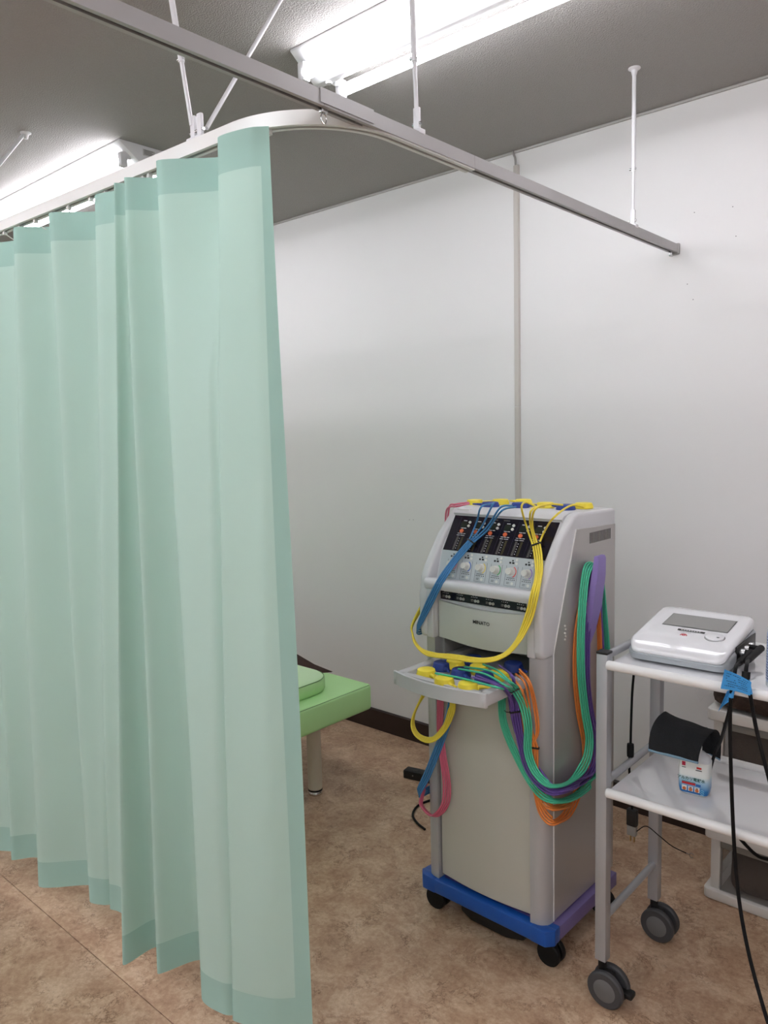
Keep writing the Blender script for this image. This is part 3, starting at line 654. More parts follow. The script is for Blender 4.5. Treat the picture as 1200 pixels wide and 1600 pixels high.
lead('pink', 'pink lead looping below the tray at the machine corner',
     [(V((-.224, .2, 1.0)), 'l'), (V((-.226, .255, .9)), 'b'), (V((-.228, .2, .6)), 'l'), (V((-.228, .08, .44)), 'l'), (pv(659, 1245, .0), (-1, -.3, 0)), (pv(661, 1262, -.012), (-.7, -.5, -.6)), (pv(678, 1275, -.018), (.1, -.4, -.9)), (pv(695, 1258, -.018), (.8, -.6, -.2)), (pv(698, 1225, -.014), (.4, -.9, 0)), (pv(692, 1180, -.01), 'f'), (pv(688, 1140, -.006), 'f'), (pv(688, 1098, .006), 'f'), (pv(688, 1070, .01), 'f')],
     starts=[[pz(732, 785, TPZ+.004), pz(712, 788, TPZ+.006), V((-.205, .15, 1.215)), V((-.214, .15, 1.12))], [pz(733, 787, TPZ+.004), pz(716, 791, TPZ+.004), V((-.208, .14, 1.208)), V((-.215, .15, 1.11))], [V((-.216, .16, 1.08)), V((-.216, .17, 1.06))], [V((-.216, .16, 1.07)), V((-.216, .17, 1.05))]])
# right side leads (tray -> loop -> hook -> loop -> below tray)
SU = .222
lead('green', 'green four-strand lead hung over the purple side hook in front of the others',
     [(pv(806, 1078, -.07), (.3, -.9, .3)), (pv(818, 1100, -.06), (.5, -.8, .2)), (pv(825, 1135, -.05), (1, -.5, 0)), (pv(825, 1175, -.045), (1, -.4, .1)), (pv(838, 1208, -.045), (.6, -.2, .8)), (pv(862, 1227, -.045), (.1, -.2, 1)), (pu(893, 1220, .245), (-.3, -.45, .8)), (pu(915, 1190, .24), (.5, -.8, .2)), (pu(921, 1155, .238), (.9, -.6, 0)), (pu(914, 1110, .236), (.9, -.5, 0)), (pu(908, 1050, .236), (.9, -.5, 0)), (pu(908, 980, .234), (.9, -.5, 0)), (pu(914, 905, .23), (.85, -.5, .1)), (pu(923, 882, .226), (.4, -.5, .9)), (pu(935, 890, .218), (0, .3, 1)), (pu(943, 950, .218), (.3, .9, 0)), (pu(950, 1050, .222), (.3, .9, 0)), (pu(949, 1130, .228), (.5, .8, 0)), (pu(935, 1200, .234), (.3, .3, -1)), (pu(905, 1240, .24), (.1, -.2, 1)), (pv(866, 1251, -.032), (.1, -.25, 1)), (pv(832, 1225, -.03), (-.4, -.8, .4)), (pv(803, 1172, -.025), 'f'), (pv(787, 1130, -.02), 'f'), (pv(784, 1098, -.004), 'f'), (pv(785, 1074, .006), 'f')],
     starts=[[pz(680, 1052, TZ+.012), pz(722, 1060, TZ+.014), pz(772, 1073, TZ+.02)], [pz(716, 1045, TZ+.014), pz(757, 1053, TZ+.022), pz(788, 1070, TZ+.022)], [pz(726, 1042, TZ+.016), pz(764, 1048, TZ+.026), pz(790, 1062, TZ+.024)], [pz(755, 1038, TZ+.02), pz(778, 1048, TZ+.03), pz(796, 1064, TZ+.02)]], ties=(0,), flip=-1)
lead('purple', 'purple four-strand lead hung on the side hook behind the green one',
     [(pv(805, 1112, -.05), (.6, -.8, 0)), (pv(812, 1150, -.04), 'f'), (pv(824, 1195, -.035), (.2, -.9, .3)), (pv(842, 1222, -.034), (.1, -.6, .9)), (pv(868, 1238, -.034), (.1, -.5, 1)), (pu(900, 1228, .235), (-.1, -.7, .8)), (pu(926, 1198, .232), (.5, -.8, .2)), (pu(931, 1160, .23), (.9, -.5, 0)), (pu(922, 1115, .228), (.9, -.5, 0)), (pu(916, 1060, .227), (.9, -.5, 0)), (pu(917, 980, .226), (.9, -.5, 0)), (pu(922, 900, .222), (.85, -.5, .1)), (pu(928, 884, .22), (.4, -.5, .9)), (pu(934, 900, .215), (.1, .6, .8)), (pu(936, 960, .214), (.3, .9, 0)), (pu(941, 1050, .216), (.3, .9, 0)), (pu(943, 1130, .22), (.5, .8, 0)), (pu(930, 1200, .226), (.3, .3, -1)), (pv(872, 1234, -.022), (.1, -.5, 1)), (pv(840, 1205, -.02), (-.2, -.9, .3)), (pv(812, 1150, -.014), 'f'), (pv(800, 1095, -.002), 'f'), (pv(801, 1074, .006), 'f')],
     starts=[[pz(738, 1058, TZ+.01), pz(780, 1072, TZ+.016), pv(797, 1092, -.075)], [pz(745, 1056, TZ+.012), pz(786, 1073, TZ+.014), pv(800, 1094, -.07)], [pz(785, 1043, TZ+.024), pz(802, 1058, TZ+.028), pv(806, 1082, -.06)], [pz(780, 1040, TZ+.026), pz(799, 1056, TZ+.03), pv(804, 1082, -.055)]], ties=(0,), flip=-1)
lead('orange', 'orange four-strand lead drooping lowest beside the machine corner',
     [(pv(834, 1168, -.03), (.3, -1, 0)), (pv(835, 1205, -.028), (.1, -1, 0)), (pv(841, 1248, -.028), (-.2, -1, .2)), (pv(850, 1272, -.028), (0, -.8, .5)), (pv(866, 1284, -.022), (.1, -.6, .8)), (pu(886, 1272, .224), (.3, -.8, .5)), (pu(902, 1240, .222), (.6, -.8, 0)), (pu(914, 1200, .22), (.9, -.5, 0)), (pu(915, 1160, .22), (.9, -.5, 0)), (pu(906, 1110, .219), (.9, -.5, 0)), (pu(901, 1050, .218), (.9, -.5, 0)), (pu(904, 980, .217), (.9, -.5, 0)), (pu(920, 905, .216), (.85, -.5, .1)), (pu(928, 892, .214), (.4, -.5, .9)), (pu(932, 905, .211), (.1, .6, .8)), (pu(934, 960, .211), (.3, .9, 0)), (pu(936, 1050, .2115), (.3, .9, 0)), (pu(932, 1150, .212), (.5, .8, 0)), (pu(912, 1230, .213), (.3, .3, -1)), (pv(868, 1262, -.012), (.1, -.5, 1)), (pv(838, 1226, -.01), (-.2, -.9, .3)), (pv(820, 1160, -.008), 'f'), (pv(812, 1095, -.002), 'f'), (pv(813, 1072, .006), 'f')],
     starts=[[pz(806, 1053, TZ+.012), pz(820, 1068, TZ+.012), pv(827, 1100, -.05), pv(831, 1140, -.035)], [pz(802, 1060, TZ+.012), pz(815, 1078, TZ+.01), pv(825, 1110, -.045), pv(830, 1145, -.035)], [pz(812, 1050, TZ+.02), pz(826, 1068, TZ+.014), pv(835, 1110, -.04), pv(838, 1145, -.034)], [pz(812, 1046, TZ+.026), pz(828, 1066, TZ+.02), pv(838, 1105, -.04), pv(841, 1145, -.034)]], ties=(0,))

# ================================================================== TROLLEY
LEGM = mat('grey_metal_leg', (172, 174, 177), .38, .35); SHELF = mat('gloss_white_shelf', (232, 232, 234), .08, coat=1, spec=.8); TUBW = mat('white_plastic_edge', (230, 230, 228), .28)
TX0, TX1, TY0, TY1 = -.813, -.17, 1.704, 2.030
tro = thing('trolley', 'grey framed wheeled trolley with two glossy white shelves', 'trolley', (TX0, TY0, 0))
OFF = V((TX0, TY0, 0))
for x in (TX0, TX1):
    for y in (TY0, TY1):
        l = MB().box(x-.0145, x+.0145, y-.0145, y+.0145, .112, .903, .0025).build('leg', LEGM, tro, off=OFF)
        MB().box(x-.0148, x+.0148, y-.0148, y+.0148, .9025, .909, .002).build('leg_cap', BLACK, l, off=OFF)
        c = MB(); c.cyl((x, y, .08), (x, y, .114), .0105); c.box(x-.004, x+.034, y-.009, y+.009, .03, .088, .008, 2); c = c.build('caster', BLACK, tro, off=OFF)
        wx = x+.018
        for s in (-1, 1):
            w = MB().lathe([(.03, -.008), (.043, -.008), (.047, -.004), (.047, .005), (.043, .009), (.03, .009)], (wx, y+s*.019, .047), 'y', 32).build('wheel', mat('dark_grey_tread', (66, 66, 68), .55), c, off=OFF)
            MB().lathe([(.028, s*-.0095), (.029, s*-.0088), (.029, 0), (.02, 0)], (wx, y+s*.019, .047), 'y', 28).build('hub_cap', mat('grey_hub', (104, 104, 104), .5), w, off=OFF)
        if y == TY0: MB().box(wx+.03, wx+.062, y-.006, y+.022, .035, .05, .005).build('brake_lever', BLACK, c, off=OFF)
def shelf(z):
    s = MB().box(TX0+.0145, TX1-.0145, TY0-.004, TY1+.004, z-.008, z, .002).build('shelf', SHELF, tro, off=OFF)
    for y in (TY0-.012, TY1+.010):
        zz = z-.003 if y < TY1 else z+.002
        MB().tube([(TX0+.013, y, zz), (TX0+.016, y, zz), (TX1-.016, y, zz), (TX1-.013, y, zz)], [.009, .0115, .0115, .009], 20).build('shelf_edge', TUBW, s, off=OFF)
    for x in (TX0, TX1):
        MB().cyl((x, TY0+.012, z+.012), (x, TY1-.012, z+.012), .0095, n=18).build('side_bar', LEGM, s, off=OFF)
S1, S2 = .882, .562
shelf(S1); shelf(S2)
for x in (TX0, TX1): MB().cyl((x, TY0+.012, .218), (x, TY1-.012, .218), .0095, n=18).build('side_bar', LEGM, tro, off=OFF)
MB().cyl((TX0+.012, TY1, .218), (TX1-.012, TY1, .218), .0095, n=18).build('rear_bar', LEGM, tro, off=OFF) if False else None

# ================================================================== WHITE THERAPY UNIT ON THE TROLLEY
DO = V((-.662, 1.752, S1+.001)); DA = math.radians(2.0); DW, DD = .117, .262
dev = thing('therapy_unit', 'white tabletop therapy unit with grey screen on the trolley top shelf', 'medical device', DO, DA)
def dh(v_):   # top height above shelf
    t_ = max(0, min(1, v_/DD)); return .026+.03*(1-(1-min(1, t_/.22))**2)+.034*t_-.006*max(0, (t_-.85)/.15)**2
def devring(ins, fz, n=6):
    return [V((x, y, fz(y))) for x, y in rrect(-DW+ins, DW-ins, ins, DD-ins, .026, n)]
k = MB(); k.rings([devring(.012, lambda y: .004), devring(.003, lambda y: .006), devring(0, lambda y: .016), devring(0, lambda y: max(.02, dh(y)*.62-.004)), devring(.004, lambda y: max(.022, dh(y)*.66))])
k.build('base_shell', mat('silver_shell', (176, 182, 186), .3, .35), dev, 50)
k = MB(); R_ = [devring(.005, lambda y: max(.021, dh(y)*.66)), devring(.003, lambda y: max(.023, dh(y)*.72)), devring(.0035, lambda y: dh(y)*.93), devring(.007, lambda y: dh(y)*.985)]
k.rings(R_, True, False)
# top cap as a grid following the slope
def topgrid(x0, x1, y0, y1, lift, nx, ny, name, m, parent):
    g = MB(); G = [[g.bm.verts.new(V((x0+(x1-x0)*i/nx, y0+(y1-y0)*j/ny, dh(y0+(y1-y0)*j/ny)+lift))) for i in range(nx+1)] for j in range(ny+1)]
    for a, b_ in zip(G, G[1:]):
        for q in range(nx): g.bm.faces.new((a[q], a[q+1], b_[q+1], b_[q]))
    return g.build(name, m, parent, 60)
k.rings([devring(.007, lambda y: dh(y)*.985)]+[devring(i_, lambda y: dh(y)) for i_ in (.0115, .03)], False, False)
inner = rrect(-DW+.03, DW-.03, .03, DD-.03, .026, 6)
N_in = len(inner); half = N_in//2
# fill the inside with strips across the width
vs = [k.bm.verts.new(V((x, y, dh(y)))) for x, y in inner]
top_chain = vs[0:half]; bot_chain = vs[half:][::-1]
# chains: right-top..left-top and right-bottom..left-bottom ; use subdivided quads
for i in range(half-1):
    pa, pb, pc_, pd = top_chain[i], top_chain[i+1], bot_chain[i+1], bot_chain[i]; M_ = 14; prev = (pd, pc_)
    for j in range(1, M_+1):
        if j == M_: cur_ = (pa, pb)
        else:
            t_ = j/M_; q0 = pd.co.lerp(pa.co, t_); q1 = pc_.co.lerp(pb.co, t_); q0.z = dh(q0.y); q1.z = dh(q1.y); cur_ = (k.bm.verts.new(q0), k.bm.verts.new(q1))
        k.bm.faces.new((prev[0], prev[1], cur_[1], cur_[0])); prev = cur_
bmesh.ops.remove_doubles(k.bm, verts=k.bm.verts[:], dist=.0002)
k.build('top_shell', mat('gloss_white_shell', (232, 232, 234), .07, coat=.3), dev, 60)
topgrid(-.070, .086, .112, .197, .0006, 4, 6, 'screen_bezel', mat('bezel_dark', (60, 60, 60), .3), dev)
topgrid(-.068, .084, .114, .195, .0011, 4, 6, 'screen', mat('grey_screen', (140, 139, 136), .22), dev)
np_ = topgrid(-.024, .04, .088, .098, .0008, 2, 2, 'nameplate', BLACK, dev)
for q in range(8): topgrid(-.016+.006*q, -.012+.006*q, .091, .0945, .0012, 1, 1, 'print_mark', WPR, np_)
def onshell(x, y, lift=.001): 
    dy_ = .004; sl = (dh(y+dy_)-dh(y-dy_))/(2*dy_); return frame((x, y, dh(y)+lift), (1, 0, 0), V((0, 1, sl)))
lettering('US-731', .0085, mat('grey_text', (110, 110, 112), .5), dev, onshell(.0, .079))
rr_ = MB()
rr_.tube([V((.0 + .0075*math.cos(a), .062+.007*math.sin(a), dh(.062+.007*math.sin(a))+.0006)) for a in [math.radians(q) for q in range(-20, 201, 20)]], .0009, 5)
rr_.build('red_emblem', mat('red_print', (196, 70, 76), .5), dev)
MB().tube([V((.0+.004*math.cos(a), .063+.0035*math.sin(a), dh(.063+.0035*math.sin(a))+.0006)) for a in [math.radians(q) for q in range(0, 361, 30)]], .0009, 5).build('red_emblem', MATS['red_print'], dev)
def ring_on(cx, cy, rr, w, h0, name, m, n=36):
    return MB().tube([V((cx+rr*math.cos(a), cy+rr*math.sin(a), dh(cy+rr*math.sin(a))+h0)) for a in [2*math.pi*i/n for i in range(n+1)]], w, 6).build(name, m, dev)
ring_on(.068, .074, .0225, .0007, .0004, 'dial_ring', mat('dial_grey', (150, 150, 150), .4))
g_ = MB(); cz = dh(.092)
dl = [[V((.068+rr*math.cos(a), .074+rr*math.sin(a), dh(.074+rr*math.sin(a))+h)) for a in [2*math.pi*i/32 for i in range(32)]] for rr, h in ((.0215, .0002), (.021, .003), (.018, .004), (.002, .004))]
g_.rings(dl).build('dial', mat('gloss_white_shell', (232, 232, 234), .12), dev, 50)
MB().lathe([(.003, 0), (.0035, .001), (.002, .0016)], (.077, .068, dh(.068)+.0042), n=12).build('dial_dimple', mat('dial_grey', (150, 150, 150), .4), dev)
# right-hand socket bay
MB().box(DW-.004, DW+.0015, .075, .235, .014, .05, .002).build('socket_bay', BLACK, dev)
for y in (.10, .135, .17):
    MB().cyl((DW, y, .033), (DW+.012, y, .033), .009, n=16).build('socket', STEEL, dev)

# probe cables with blue tags
CBL = mat('black_cable', (10, 10, 11), .55, spec=.2)
TAGB = mat('sky_blue_paper', (58, 150, 214), .5)
def cable(name, label, pts, rr, m, conn=None, cat='cable', group=None):
    P = crom(pts, 8); lo = min(P, key=lambda p: p.z); t = thing(name, label, cat, lo, 0, group)
    MB().tube(P, rr, 10).build('cord', m, t, 60, lo); return t, lo
dvr = Matrix.Translation(DO) @ Matrix.Rotation(DA, 4, 'Z')
def devw(x, y, z): return dvr @ V((x, y, z))
YT = TY0-.03
def tagpaper(t, lo, pts4, name='paper_tag'):
    A_, B_, C_, D_ = [V(p) for p in pts4]; g = MB(); n = 8; nrmv = (B_-A_).cross(D_-A_).normalized()
    for off_ in (0, .0006):
        pass
    rows_ = [[(A_.lerp(D_, j)).lerp(B_.lerp(C_, j), i/n)+nrmv*(.006*math.sin(math.pi*i/n)) for i in range(n+1)] for j in (0, .5, 1)]
    G = [[g.bm.verts.new(p-lo) for p in rw] for rw in rows_]; H = [[g.bm.verts.new(p-lo+nrmv*.0005) for p in rw] for rw in rows_]
    for GG in (G, H):
        for a, b_ in zip(GG, GG[1:]):
            for q in range(n): g.bm.faces.new((a[q], a[q+1], b_[q+1], b_[q]))
    o = g.build(name, TAGB, t, 60)
    L_ = MB(); rnd = random.Random(3)
    for j in range(6):
        x = .1
        while x < .85:
            w = .02+.05*rnd.random()
            if rnd.random() < .8:
                def sp(a, b2): return (A_.lerp(D_, b2)).lerp(B_.lerp(C_, b2), a)+nrmv*(.006*math.sin(math.pi*a)-.0008)-lo
                yy = .12+.13*j; L_.ngon([sp(x, yy), sp(x+w, yy), sp(x+w, yy+.035), sp(x, yy+.035)])
            x += w+.02
    L_.build('print_line', mat('navy_ink', (20, 40, 84), .6), o, 0)
c1s = devw(DW+.032, .155, .034); c2s = devw(DW+.014, .135, .026); FW = (devw(0, -1, 0)-devw(0, 0, 0)); c1e = c1s+FW*.09+V((-.004, 0, -.006)); c2e = c2s+FW*.08+V((-.002, 0, -.004))
P1 = [c1s, c1e, aty(1167, 1038, TY0+.006), aty(1166, 1054, TY0-.022), aty(1172, 1085, YT), aty(1182, 1140, YT), aty(1197, 1200, YT-.005), aty(1222, 1290, YT-.02), aty(1255, 1400, YT-.05)]
P1 += [V((P1[-1].x+.08, P1[-1].y-.05, .06)), V((P1[-1].x+.16, P1[-1].y-.08, .0045)), V((P1[-1].x+.32, P1[-1].y-.05, .0045))]
t1, l1 = cable('probe_cable', 'black probe cable with the larger blue tag leaning outwards over the shelf edge', P1, .0041, CBL)
P2 = [c2s, c2e, aty(1150, 1042, TY0+.006), aty(1147, 1058, TY0-.022), aty(1142, 1090, YT), aty(1141, 1160, YT), aty(1146, 1300, YT-.005), aty(1154, 1400, YT-.02), aty(1170, 1490, YT-.05), aty(1196, 1585, YT-.09), aty(1215, 1640, YT-.12)]
P2[-1].z = max(P2[-1].z, .0045); P2 += [V((P2[-1].x+.1, P2[-1].y-.05, .0045)), V((P2[-1].x+.28, P2[-1].y-.03, .0045))]
t2, l2 = cable('probe_cable', 'black probe cable with the smaller blue tag hanging straight down past both shelves', P2, .0041, CBL)
P3 = [aty(1142, 1092, YT-.002), aty(1139, 1112, YT+.02), aty(1132, 1138, 1.74), aty(1125, 1160, 1.80), aty(1116, 1180, 1.855), V((-.625, 1.875, S2+.0045)), V((-.637, 1.885, S2+.0045)), V((-.648, 1.884, S2+.0045))]
t3, l3 = cable('probe_cable', 'thin black cable slanting back behind the charcoal cloth to the lower shelf', P3, .0038, CBL)
for t_, l_, s_, e_ in ((t1, l1, c1s, c1e), (t2, l2, c2s, c2e)):
    q = MB(); q.cyl(s_-FW*.004, e_, .0085, .0075, 14); q.cyl(e_, e_.lerp(s_, -.2), .0075, .0048, 14); q.build('plug', BLACKR, t_, off=l_)
    MB().cyl(s_, V((devw(DW-.001, 0, 0).x, s_.y, s_.z)), .006, n=12).build('plug_elbow', BLACKR, t_, off=l_)
for t_, l_, P_ in ((t1, l1, P1), (t2, l2, P2)):
    q = MB(); q.cyl(P_[3]+V((0, 0, .006)), P_[3]-V((0, .003, .008)), .0085, n=14); q.build('cable_collar', BLACKR, t_, off=l_)
    q = MB(); q.cyl(P_[3].lerp(P_[4], .25), P_[4], .0052, n=14); q.build('tag_sleeve', TAGB, t_, off=l_)
tagpaper(t1, l1, [aty(1132, 1046, YT-.012), aty(1174, 1066, YT-.006), aty(1172, 1087, YT-.006), aty(1126, 1076, YT-.012)])
tagpaper(t2, l2, [aty(1136, 1080, YT-.008), aty(1144, 1082, YT-.004), aty(1142, 1095, YT-.004), aty(1122, 1112, YT-.01)])
P4 = [V((-.42, TY0+.25, S1-.06)), V((-.47, TY0+.2, .50)), aty(1150, 1302, 1.9), aty(1165, 1320, 1.88), aty(1185, 1338, 1.86), aty(1215, 1350, 1.84)]
_l = P4[-1]; P4 += [_l+V((.05, 0, -.045)), _l+V((.09, 0, -.12)), V((_l.x+.12, _l.y, .2)), V((_l.x+.14, _l.y-.01, .05)), V((_l.x+.18, _l.y-.03, .0042)), V((_l.x+.28, _l.y-.05, .0042))]
cable('probe_cable', 'black cable drooping under the lower shelf in front of the plastic drawers', P4[2:], .0042, CBL)
# mains cord with ferrite and hanging plug
XC = -.79
Pm = [aty(991, 1046, 1.87), aty(988, 1080, 1.87), aty(986, 1130, 1.87), aty(985, 1170, 1.87), aty(983, 1195, 1.87), aty(986, 1240, 1.87), aty(988, 1268, 1.87)]
tm, lm = cable('appliance_cord', 'black mains cord with a ferrite bead hanging down inside the trolley frame', Pm, .0032, CBL, cat='cord')
MB().lathe([(.004, -.019), (.0085, -.017), (.009, -.01), (.009, .01), (.0085, .017), (.004, .019)], aty(985, 1172, 1.87), n=18).build('ferrite_bead', BLACKR, tm, off=lm)
pp = aty(988, 1282, 1.87)
MB().box(pp.x-.014, pp.x+.014, pp.y-.009, pp.y+.009, pp.z-.014, pp.z+.032, .004).build('plug', BLACK, tm, off=lm)
MB().box(pp.x-.012, pp.x+.012, pp.y-.008, pp.y+.008, pp.z-.04, pp.z-.014, .002).build('plug_adapter', mat('clear_grey_plastic', (140, 138, 134), .3), tm, off=lm)
for s in (-.004, .006): MB().box(pp.x+s-.0008, pp.x+s+.0008, pp.y-.003, pp.y+.003, pp.z-.058, pp.z-.04).build('pin', mat('brass', (190, 150, 90), .3, 1), tm, off=lm)
Pg = [pp+V((.012, 0, -.026)), aty(1010, 1291, 1.88), aty(1030, 1306, 1.9), aty(1050, 1322, 1.92), aty(1072, 1333, 1.94)]
MB().tube(crom(Pg), .0014, 6).build('earth_wire', CBL, tm, off=lm)
pe = Pg[-1]; MB().tube([pe, pe+V((.008, 0, -.001)), pe+V((.011, 0, .004)), pe+V((.017, 0, .004)), pe+V((.02, 0, .001))], .0011, 6).build('earth_terminal', STEEL, tm, off=lm)
MB().tube([pe+V((.011, 0, .004)), pe+V((.009, 0, -.004)), pe+V((.013, 0, -.008)), pe+V((.018, 0, -.006))], .0011, 6).build('earth_terminal', STEEL, tm, off=lm)

# ================================================================== BOTTLE AND CLOTH ON THE LOWER SHELF
bp = atz(1082, 1243, S2); bp.z = S2+.0005
bo = thing('cleaner_bottle', 'flat white cleaner bottle with a blue printed label on the lower shelf', 'bottle', (bp.x, bp.y+.015, bp.z), math.radians(6))
def oval(w, d_, rad, z): return [V((x, y, z)) for x, y in rrect(-w, w, -d_, d_, min(rad, d_*.98), 6)]
BOTM = mat('translucent_white_bottle', (205, 210, 214), .28)
k = MB(); k.rings([oval(.026, .013, .012, 0), oval(.032, .018, .010, .006), oval(.0345, .02, .010, .02), oval(.035, .0205, .010, .085), oval(.033, .019, .017, .096), oval(.02, .014, .013, .106), oval(.012, .012, .0117, .11), oval(.012, .012, .0117, .122)])
k.build('bottle_body', BOTM, bo, 50)
def grad_label():
    m = bpy.data.materials.new('bottle_label'); m.use_nodes = True; nt = m.node_tree; p = nt.nodes['Principled BSDF']; p.inputs['Roughness'].default_value = .3
    tc = nt.nodes.new('ShaderNodeTexCoord'); sx = nt.nodes.new('ShaderNodeSeparateXYZ'); nt.links.new(tc.outputs['Object'], sx.inputs[0])
    mr = nt.nodes.new('ShaderNodeMapRange'); mr.inputs['From Min'].default_value = .004; mr.inputs['From Max'].default_value = .09; nt.links.new(sx.outputs['Z'], mr.inputs['Value'])
    cr = nt.nodes.new('ShaderNodeValToRGB'); e = cr.color_ramp; e.elements[0].color = (*lin((14, 92, 160)), 1); e.elements[1].color = (*lin((226, 230, 226)), 1); e.elements[1].position = .55
    k_ = e.elements.new(.16); k_.color = (*lin((30, 120, 185)), 1); k_ = e.elements.new(.4); k_.color = (*lin((170, 205, 222)), 1)
    nt.links.new(mr.outputs[0], cr.inputs[0]); nt.links.new(cr.outputs[0], p.inputs['Base Color']); return m
k = MB(); k.rings([oval(.0327, .0187, .010, .0065), oval(.0349, .0204, .010, .02), oval(.0354, .0209, .010, .084), oval(.0352, .0207, .010, .0855)], False, False)
lab = k.build('label', grad_label(), bo, 50)
YB = -.0213
def lb(x0, x1, z0, z1, rgb, nm='print_block'): return MB().box(x0, x1, YB, YB+.0006, z0, z1).build(nm, mat('ink_%d_%d_%d' % rgb, rgb, .5), lab, 0)
lb(-.0255, -.0175, .073, .083, (188, 26, 66)); lb(.008, .019, .0705, .0755, (196, 40, 40)); lb(-.0255, -.0165, .0685, .070, (30, 30, 34)); lb(.006, .02, .066, .068, (30, 30, 34))
lb(-.025, .006, .028, .0335, (190, 40, 46)); lb(.007, .018, .027, .0325, (34, 104, 178))
for q, c in enumerate(((200, 112, 52), (40, 36, 34), (196, 96, 60))):
    x = -.025+.0145*q; lb(x, x+.0115, .0125, .0245, (228, 226, 220)); MB().cyl((x+.0057, YB-.0003, .0165), (x+.0057, YB+.0003, .0165), .0042, n=14).build('print_block', mat('ink_o%d' % q, (204, 108, 54), .5), lab, 0)
    if q: lb(x+.003, x+.0085, .0195, .0228, (40, 36, 34) if q == 1 else (80, 110, 60))
for q in range(3):
    MB().prism([(.017, .006+.005*q), (.0215, .0095+.005*q), (.026, .006+.005*q), (.026, .008+.005*q), (.0215, .0115+.005*q), (.017, .008+.005*q)], lambda p, h: (p[0], h, p[1]), YB-.0002, YB+.0006).build('print_block', mat('ink_sky', (120, 190, 224), .5), lab, 0)
lettering('アルカリ電解水', .0092, mat('ink_darkgreen', (36, 92, 84), .5), lab, frame((-.004, YB-.0003, .0425), (1, 0, 0), (0, 0, 1)), bold=.0002)
lettering('×', .036, INK, lab, frame((-.008, YB-.0003, .065), (1, 0, 0), (0, 0, 1)), bold=.0006) if False else None
lb(-.025, .006, .0345, .0352, (30, 104, 90))
lettering('除菌', .0046, WPR, lab, frame((-.010, YB-.0004, .0308), (1, 0, 0), (0, 0, 1))) if False else None
lettering('2WAY', .0042, WPR, lab, frame((.0135, YB-.0004, .073), (1, 0, 0), (0, 0, 1))) if False else None
k = MB(); k.cyl((0, 0, .11), (0, 0, .128), .0145, n=20); k.build('cap', mat('white_cap', (225, 226, 226), .4), bo)
# dark cloth draped over the bottle
cA = V((bp.x, bp.y+.015, bp.z))
def cloth_drape():
    lft, rgt = aty(1012, 1140, cA.y-.01), aty(1126, 1150, cA.y-.01)
    return lft, rgt
CLM = mat('charcoal_microfibre', (27, 30, 33), .95, var=.35, vscale=50, bump=.8, bscale=500); CLB = mat('grey_blue_cloth_back', (128, 160, 180), .9)
cl = thing('cleaning_cloth', 'dark charcoal cloth draped over the bottle, grey-blue underneath', 'cloth', (cA.x, cA.y, cA.z+.1))
# cross section (front hem -> ridge -> rear hem), swept along the ridge
FL, FR = aty(1014, 1170, cA.y-.045), aty(1091, 1190, cA.y-.052)
RL, RR_ = aty(1034, 1116, cA.y), aty(1116, 1141, cA.y+.012)
BLk, BRk = RL+V((-.005, .05, -.055)), aty(1125, 1187, cA.y+.045)
def drape(lift, name, m):
    g = MB(); nu, nv = 18, 16; G = []
    for i in range(nu+1):
        s = i/nu; f_, r_, k_ = FL.lerp(FR, s), RL.lerp(RR_, s), BLk.lerp(BRk, s); row = []
        r_ = r_+V((0, 0, -.006*math.sin(math.pi*s)))
        for j in range(nv+1):
            t_ = j/nv
            # rational-ish bulged quadratic through the ridge
            if t_ < .5:
                a_ = t_/.5; p = f_.lerp(r_, a_)+V((0, -1, .75))*(.02*math.sin(math.pi*a_)**.8)
            else:
                a_ = (t_-.5)/.5; p = r_.lerp(k_, a_)+V((0, 1, .75))*(.02*math.sin(math.pi*a_)**.8)
            w = .0016*math.sin(9*s+5*t_)
            cen = r_+V((0, 0, -.04)); p = p+(p-cen).normalized()*(lift+w); row.append(g.bm.verts.new(p-V(cl.location)))
        G.append(row)
    for a, b_ in zip(G, G[1:]):
        for q in range(nv): g.bm.faces.new((a[q], b_[q], b_[q+1], a[q+1]))
    return g.build(name, m, cl, 80)
drape(.0015, 'cloth_face', CLM); drape(-.0008, 'cloth_back', CLM)
g = MB(); arch = []
for s_, dz_ in ((.82, 0),):
    f_, r_, k_ = FL.lerp(FR, s_), RL.lerp(RR_, s_), BLk.lerp(BRk, s_)
    arch = [f_.lerp(r_, q/6)+V((0, -1, .75))*(.018*math.sin(math.pi*q/6)**.8) for q in range(7)]+[r_.lerp(k_, q/6)+V((0, 1, .75))*(.018*math.sin(math.pi*q/6)**.8) for q in range(1, 7)]
    cen_ = (f_+k_)/2+V((-.03, 0, .01)); cv = g.bm.verts.new(cen_-V(cl.location)); av = [g.bm.verts.new(p-V(cl.location)) for p in arch]
    for q in range(len(av)-1): g.bm.faces.new((cv, av[q], av[q+1]))
g.build('inner_fold', CLM, cl, 80)
hm = [FL.lerp(FR, i/10)+V((0, -.001, -.0025)) for i in range(11)]
MB().tube(hm, .0034, 8).build('folded_hem', CLB, cl, off=cl.location)
MB().tube([BLk.lerp(BRk, i/10)+V((0, .001, -.001)) for i in range(11)], .002, 8).build('folded_hem', CLB, cl, off=cl.location)
MB().tube([FL+V((-.001, .0, 0)), FL.lerp(RL, .5)+V((-.0015, -.016, .006)), RL+V((-.001, 0, 0))], .0016, 8).build('folded_hem', CLB, cl, off=cl.location)
